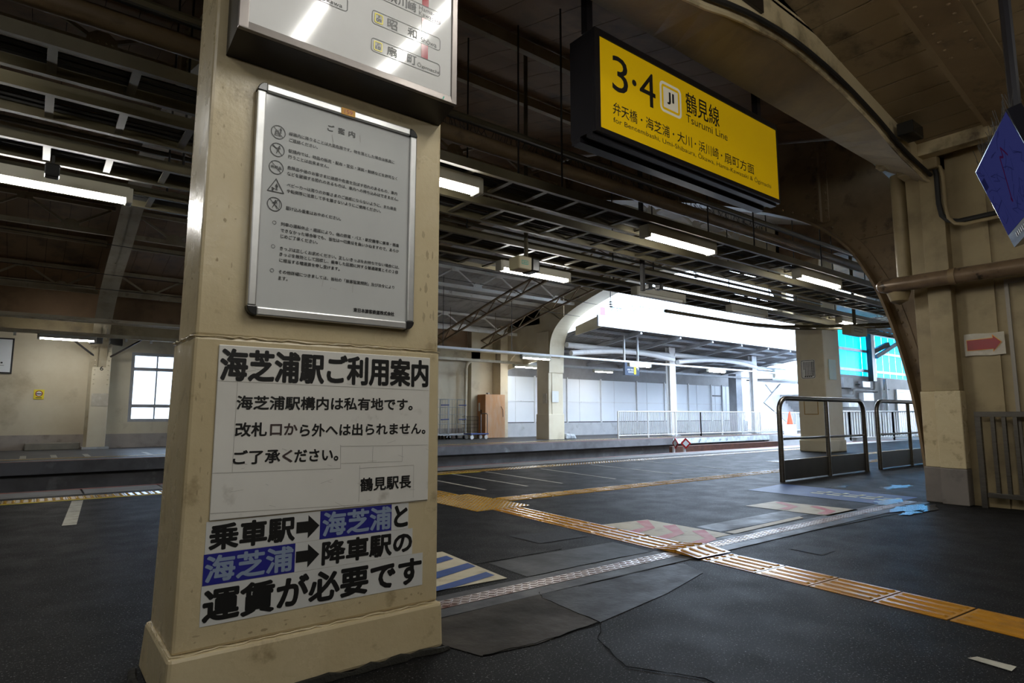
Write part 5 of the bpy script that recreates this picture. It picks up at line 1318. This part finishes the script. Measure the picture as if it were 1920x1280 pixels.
# tubes of the canopy frame
CXS = [17.2, 24.1, 31.3]
for i, (xa, xb, lab) in enumerate(((17.26,23.95,'between the concrete column and the nearer canopy column'), (24.25,31.1,'between the two canopy columns'))):
    tag(MB().tube([(xa,18.5,3.86),(xb,18.5,3.82)], .12, 12).build('canopy_tube', white_steel, smooth=True), 'straight white tube ' + lab, 'tube', 'white canopy tubes')
    tag(MB().tube([(xa + (xb-xa)*k/12, 18.24, 3.50 + .27*math.sin(PI*(min(k/12*1.25,1.25))*.72)*(1 if k < 9 else 1) - .0*k) for k in range(13)], .11, 12).build('canopy_tube', white_steel, smooth=True), 'curved white tube ' + lab, 'tube', 'white canopy tubes')
for i, (x, lab) in enumerate(((24.1,'white steel canopy column behind the barred fence, nearer one'), (31.3,'white steel canopy column beside the stairs, farther one'))):
    t = thing('canopy_column', lab, 'column', (x, 18.5, 0), 'white canopy columns')
    mb = MB(); mb.box(x-.22, x+.22, 18.42, 18.46, 0, 4.2); mb.box(x-.22, x+.22, 18.62, 18.66, 0, 4.2); mb.box(x-.03, x+.03, 18.46, 18.62, 0, 4.2); mb.build('shaft', white_steel, t)
    mb = MB(); mb.box(x-.3, x+.3, 18.3, 18.78, 0, .04); mb.build('base_plate', grey_steel, t)
# small dark platform sign
t = thing('platform_sign', 'small dark hanging sign with a yellow bar and the number 4', 'sign', (19.85, 17.3, 2.6))
a, b = 19.40, 20.31
mb = MB(); mb.box(a, b, 17.25, 17.36, 2.64, 3.19); mb.build('case', slate, t)
mb = MB(); mb.box(a+.56, a+.68, 17.243, 17.2499, 2.69, 3.13); mb.build('yellow_bar', poster_yellow, t)
pl = Plane((a, 17.2495, 2.64), (1,0,0), (0,0,1)); mb = MB(); text(mb, '4', pl, .72,.24,.86,.48,.002,.02); text(mb, '鶴見線', pl, .30,.36,.52,.45,.002); text(mb, '弁天橋・海芝浦', pl, .14,.2,.52,.27,.002); text(mb, '浜川崎方面', pl, .2,.1,.52,.17,.002); mb.build('lettering', sticker, t)
for x in (a+.03, b-.03):
    mb = MB(); mb.box(x-.035, x+.035, 17.27, 17.34, 2.62 if x > 20 else 3.19, 4.38); mb.build('hanger', grey_steel, t)

# barred fence on the far platform
def fence(pts, label, m, h=1.10, z0=0.0, pitch=.115, posts=2.0, name='barred_fence'):
    t = thing(name, label, 'fence', (*pts[0], z0), 'barred fences beyond the tracks')
    rail = MB(); bars = MB(); lows = MB(); nb_ = 0
    P_ = [V((x,y,z0)) for x, y in pts]
    for p, q in zip(P_, P_[1:]):
        d = q - p; L_ = d.length; d.normalize()
        rail.tube([p+V((0,0,h)), q+V((0,0,h))], .028, 8); lows.tube([p+V((0,0,.13)), q+V((0,0,.13))], .022, 8)
        s = pitch
        while s < L_: 
            r = p + d*s; mbq = MB(); tgt = mbq if nb_ < 100 else bars; tgt.bar(r+V((0,0,.13)), r+V((0,0,h)), .022, .022, up=(0,1,0)); s += pitch
            if nb_ < 100: mbq.build('bar', m, t)
            nb_ += 1
        n = max(1, round(L_/posts))
        for k in range(n+1):
            r = p + d*(L_*k/n); mb = MB(); mb.bar(r, r+V((0,0,h)), .05, .05, up=(0,1,0)); mb.build('post', m, t)
    rail.build('top_rail', m, t); lows.build('bottom_rail', m, t); 
    if bars.v: stuff(bars.build('bars', m, t))
    return t
fence([(19.30,17.6),(25.0,17.6),(32.0,17.62)], 'long pale barred fence on the far platform behind the red markers', fence_m, 1.13)
fence([(32.2,17.62),(35.6,17.6)], 'short barred fence section right of the farther canopy column', fence_m, 1.10)
fence([(24.0,11.7),(25.1,10.9),(26.8,10.0),(28.6,9.45),(31.0,9.2)], 'white barred fence curving behind the tubular railings', white_steel, 1.12)
tag(MB().box(30.6, 31.1, 17.52, 17.56, .55, .95).build('fence_notice', white_plate), 'white notice plate tied to the barred fence', 'notice')

# track: rails, stop markers, buffer
for i, y in enumerate((11.5, 12.57, 14.5, 15.57)):
    mb = MB(); mb.box(-12, 19 if y < 13 else 45, y-.03, y+.03, -1.1, -.96)
    tag(mb.build('track_rail', rust), ['rusty rail nearest our platform', 'second rusty rail from our platform', 'third rusty rail from our platform', 'rusty rail nearest the far platform'][i], 'rail', 'rails in the track pit')
for i, (px_, lab) in enumerate(((1266,'red and grey diamond stop marker turned edge-on'), (1286,'red and grey diamond stop marker facing us'))):
    c = oy(px_, 832, 14.0)
    t = thing('stop_marker', lab, 'marker', (c[0], 14, -1.1), 'diamond stop markers')
    ang = math.radians(62 if i == 0 else 30)
    pl = Plane((c[0], 14, c[2]+.02), (math.cos(ang-PI/3), math.sin(ang-PI/3), 0), (0,0,1))
    if i == 0: pl = Plane((c[0], 14, c[2]+.02), (.35,.94,0), (0,0,1)); 
    else: pl = Plane((c[0], 14, c[2]+.02), (.85,-.53,0), (0,0,1))
    if pl.n.dot(V((-c[0],-14,0))) < 0: pl.n = -pl.n
    mb = MB(); q = [(0,-.20),(.20,0),(0,.20),(-.20,0)]
    vv = [pl.P(x,y,0) for x,y in q] + [pl.P(x,y,-.03) for x,y in q]
    mb.add(vv, [(0,1,2,3),(7,6,5,4),(0,4,5,1),(1,5,6,2),(2,6,7,3),(3,7,4,0)]); mb.build('board', red_print, t)
    mb = MB(); pl.poly(mb, [(0,-.12),(.12,0),(0,.12),(-.12,0)], .002); mb.build('board_centre', conc, t)
    mb = MB(); mb.box(c[0]-.04, c[0]+.04, 14.04, 14.1, -1.1, c[2]-.1); mb.build('post', conc, t)
t = thing('buffer_stop', 'rusty buffer stop beams beyond the diamond markers', 'buffer', (21, 14, -1.1))
mb = MB(); mb.box(19.2, 26.8, 14.75, 14.95, -.42, -.20); mb.build('beam', rust, t)
for x in (20.2, 22.5, 24.5, 26.4):
    mb = MB(); mb.box(x-.15, x+.15, 14.7, 15.0, -1.1, -.421); mb.build('support', rust, t)
# ground right beyond the track end
struct(MB().box(29.5, 45, 9.62, 17.0, -1.1, -.02).build('floor_beyond_tracks', conc))
t = thing('seat_row', 'row of white moulded seats on the platform beyond the concrete column', 'seats', (27.5, 14, 0))
for k in range(4):
    x = 29.9 + k*.62; y = 14.8 - k*.1
    mb = MB(); mb.hexa([(x,y,.38),(x+.5,y,.38),(x+.5,y+.45,.36),(x,y+.45,.36)], [(x,y,.44),(x+.5,y,.44),(x+.5,y+.45,.42),(x,y+.45,.42)]); mb.hexa([(x,y+.4,.42),(x+.5,y+.4,.42),(x+.5,y+.46,.42),(x,y+.46,.42)], [(x+.03,y+.5,.85),(x+.47,y+.5,.85),(x+.47,y+.55,.85),(x+.03,y+.55,.85)]); mb.build('seat', seat_white, t, bevel=.03)
mb = MB(); mb.box(29.9, 32.3, 14.7, 14.78, .30, .36); mb.box(30.1,30.25,14.6,15.0,-.02,.30); mb.box(31.9,32.05,14.6,15.0,-.02,.30); mb.build('support_frame', navy, t)
c = (30.6, 16.2)
t = thing('traffic_cone', 'orange traffic cone beside the white seats', 'cone', (*c, 0))
mb = MB(); mb.tube([(*c,.5),(*c,1.15)], .1, 12, rs=[.16,.03]); mb.build('cone_body', cone_red, t, smooth=True)
mb = MB(); mb.box(c[0]-.22, c[0]+.22, c[1]-.22, c[1]+.22, -.02, .50); mb.build('base', seat_white, t)
# stairs with white sunlit side
t = thing('station_stairs', 'white walled stairs descending behind the concrete column', 'stairs', (36, 20, 0))
mb = MB(); mb.prism([(34.2,1.7),(36.2,2.9),(41,.2),(41,-.3),(38.5,-.3),(35.3,1.2)], 'y', 19.6, 19.72); mb.prism([(36.2,2.9),(44,2.9),(44,-.5),(41,-.5)], 'y', 20.6, 20.72); mb.build('side_wall', white_steel, t)
mb = MB()
for k in range(14): mb.box(36+k*.3, 36.29+k*.3, 18.4, 19.59, 2.2-k*.17-.17, 2.2-k*.17)
mb.build('steps', conc, t)
mb = MB(); mb.tube([(35.9,18.4,2.9),(40.2,18.4,.6)], .03, 6)
for k in range(9): mb.tube([(36+k*.5,18.4,2.3-k*.29),(36+k*.5,18.4,2.85-k*.27)], .02, 5)
mb.build('handrail', grey_steel, t)
t = thing('footbridge_girder', 'pale green footbridge girder above the stairs', 'bridge', (40, 19, 3.2))
mb = MB(); mb.box(33, 45, 18.2, 18.35, 3.05, 3.55); mb.build('side_girder', mat('pale_green_paint', (.55,.66,.64), rough=.5), t)
mb = MB(); mb.box(33, 45, 18.36, 20.0, 2.95, 3.04); mb.build('deck', grey_steel, t)
tag(MB().box(32.9, 33.5, 20.6, 21.1, 0, 3.4).build('steel_pier', grey_steel), 'dark grey steel pier beside the farther canopy column', 'pier')
for i, (y, z) in enumerate(((18.44,3.35),(18.56,3.62),(18.72,3.48))):
    tag(MB().tube([(31.53,y,z),(45,y,z-.1)], .07, 8).build('overhead_pipe', white_steel, smooth=True), ['lowest', 'topmost', 'middle'][i] + ' of the pale pipes running off past the farther canopy column', 'pipe', 'pale pipes past the canopy')

# ------------------------------------------------------------------ platform roof and building beyond the right-hand column
mb = MB(); mb.box(16.95, 23.5, 2.5, 8.3, 5.3, 5.45); mb.box(24.0, 46, 2.5, 13.2, 5.3, 5.45)
struct(mb.build('ceiling_outer_platform', plank))
BY = 12.5
mb = MB(); mb.box(27.0, 46, BY, BY+.3, -.02, 2.78); struct(mb.build('wall_station_building', bldg))
SH = [26.6 + k*.78 for k in range(25)]
for (za, zb, lab) in ((2.80, 3.00, 'lowest'), (3.06, 3.92, 'lower'), (3.98, 4.82, 'upper'), (4.88, 5.28, 'topmost')):
    t = thing('blue_sheet_row', lab + ' row of translucent blue sheets over the station building', 'sheet', (26.6, BY, za), 'blue translucent sheets')
    mb = MB()
    for a, b in zip(SH, SH[1:]): mb.box(a+.012, b-.012, BY+.02, BY+.026, za-.04, zb+.04)
    mb.build('sheets', sheet, t)
for i, z in enumerate((3.03, 3.95, 4.85)):
    tag(MB().box(26.5, 46, BY-.06, BY+.015, z-.06, z+.06).build('girt', grey_steel), ['lowest', 'middle', 'topmost'][i] + ' pale steel girt across the blue sheets', 'girt', 'girts across the blue sheets')
t = thing('sheet_post', 'dark steel post with a slanting brace in front of the blue sheets', 'post', (31.0, BY-.2, 2.7))
mb = MB(); mb.box(30.85, 31.2, BY-.3, BY-.07, 2.55, 5.29); mb.build('shaft', dark_steel, t)
mb = MB(); mb.bar((31.3,BY-.3,3.70), (33.9,BY-1.1,5.0), .12, .16); mb.build('brace', grey_steel, t)
mb = MB(); mb.bar((31.2,BY-.2,3.95), (32.2,BY-.5,4.35), .2, .2); mb.build('gusset', dark_steel, t)
# block added out of sight to shade the left half of the sheets
tag(MB().box(28.6, 33.2, 13.9, 14.2, -1.1, 5.0).build('shading_block', bldg_grey), 'added grey block shading the left half of the blue sheets', 'building')
# building-wall fittings
def fit(name, label, cat, x0, x1, z0, z1, d, m, bevel=.01):
    return tag(MB().box(x0, x1, BY-d, BY-.001, z0, z1).build(name, m, bevel=bevel), label, cat)
fit('meter_box', 'large pale box high on the white building wall', 'box', 28.05, 28.98, 2.18, 2.62, .18, conc)
fit('meter_box', 'small grey box high on the white building wall', 'box', 29.9, 30.7, 2.24, 2.52, .2, grey_steel)
fit('meter_box', 'white box in the middle of the building wall', 'box', 29.9, 31.0, 1.62, 2.0, .2, white_steel)
t = thing('air_conditioner', 'outdoor air conditioner with a round grille behind the railing', 'air conditioner', (28.4, 12.3, 1.35))
mb = MB(); mb.box(28.0, 28.95, 12.15, 12.499, 1.32, 1.72); mb.build('body', white_steel, t, bevel=.02)
pl = Plane((28.4, 12.149, 1.52), (1,0,0), (0,0,1)); mb = MB()
for k in range(5): pl.circle(mb, 0, 0, .18-.035*k, .012, .002)
mb.build('fan_grille', grey_steel, t)
tag(MB().box(26.5, 27.5, 12.2, 12.499, -.02, 2.7).build('wall_pilaster', white_steel), 'bright white pilaster next to the concrete column', 'pilaster')
tag(MB().tube([(26.8,12.38,1.83),(29.0,12.38,1.83),(29.1,12.38,1.93),(29.15,12.38,2.1),(29.3,12.38,2.12),(31.2,12.38,2.12),(31.3,12.38,2.23),(31.3,12.38,2.6)], .055, 8).build('wall_drain_pipe', conc, smooth=True), 'pale pipe stepping up across the building wall', 'pipe')
tag(MB().tube([(32.5,12.36,-.02),(32.5,12.36,2.7)], .085, 10).build('wall_drain_pipe', white_steel, smooth=True), 'white vertical pipe on the building wall', 'pipe')
tag(MB().tube([(32.1,12.3,1.2),(32.1,12.3,2.15)], .06, 8).build('wall_drain_pipe', white_steel, smooth=True), 'short white pipe beside the vertical pipe on the building wall', 'pipe')
for i, (a, b, z) in enumerate(((27.3,29.0,2.14),(29.5,29.9,2.35),(32.6,33.2,2.2),(31.3,31.8,2.05))):
    tag(MB().tube([(a,12.44,z),(b,12.44,z+.02)], .02, 5).build('wall_cable', cable_m), 'dark cable run on the white building wall', 'cable', 'dark cables on the building wall')
d2 = struct(MB().box(34.3, 36.6, BY-.03, BY-.001, -.02, 2.12).build('door_2', door_grey))
mb = MB(); mb.box(34.0, 34.29, BY-.08, BY-.001, -.02, 2.25); mb.box(36.61, 36.8, BY-.08, BY-.001, -.02, 2.25); mb.box(34.29, 36.61, BY-.08, BY-.001, 2.121, 2.25); mb.build('door_frame', white_steel, d2)
# background buildings
t = thing('shop_building', 'large pale shop building in the glare with faint cyan shop lettering', 'building', (45, 33, 0))
mb = MB(); mb.box(18, 75, 32, 44, -1.1, 13.5); mb.build('walls', bldg_white, t)
pl = Plane((0, 31.98, 0), (1,0,0), (0,0,1))
mb = MB()
def bg(s, xa, xb, py): 
    p, q = oy(xa, py, 31.98), oy(xb, py, 31.98); text(mb, s, pl, p[0], p[2]-.32, q[0], p[2]+.32, .01, .0)
bg('着物', 1144, 1165, 579); bg('リサイクル', 1185, 1250, 575); bg('ニーアエ', 1100, 1120, 585) if 0 else None
mb.build('lettering', cyan_letter, t)
p = oy(1130, 584, 31.98); mb = MB(); pl.poly(mb, [(p[0]-.3,p[2]-.35),(p[0]+.3,p[2]-.35),(p[0]+.25,p[2]+.35),(p[0]-.25,p[2]+.35)], .01); mb.build('kimono_mark', mat('pink_print', (.11,.045,.05), rough=.6), t)
tag(MB().box(-6, 3.1, 30, 31, -1.1, 12).build('neighbour_building', bldg_grey), 'grey building seen through the far wall window', 'building')
tag(MB().box(3.0, 14, 33, 34, -1.1, 10).build('neighbour_building', bldg_white), 'white building seen through the far wall window', 'building')
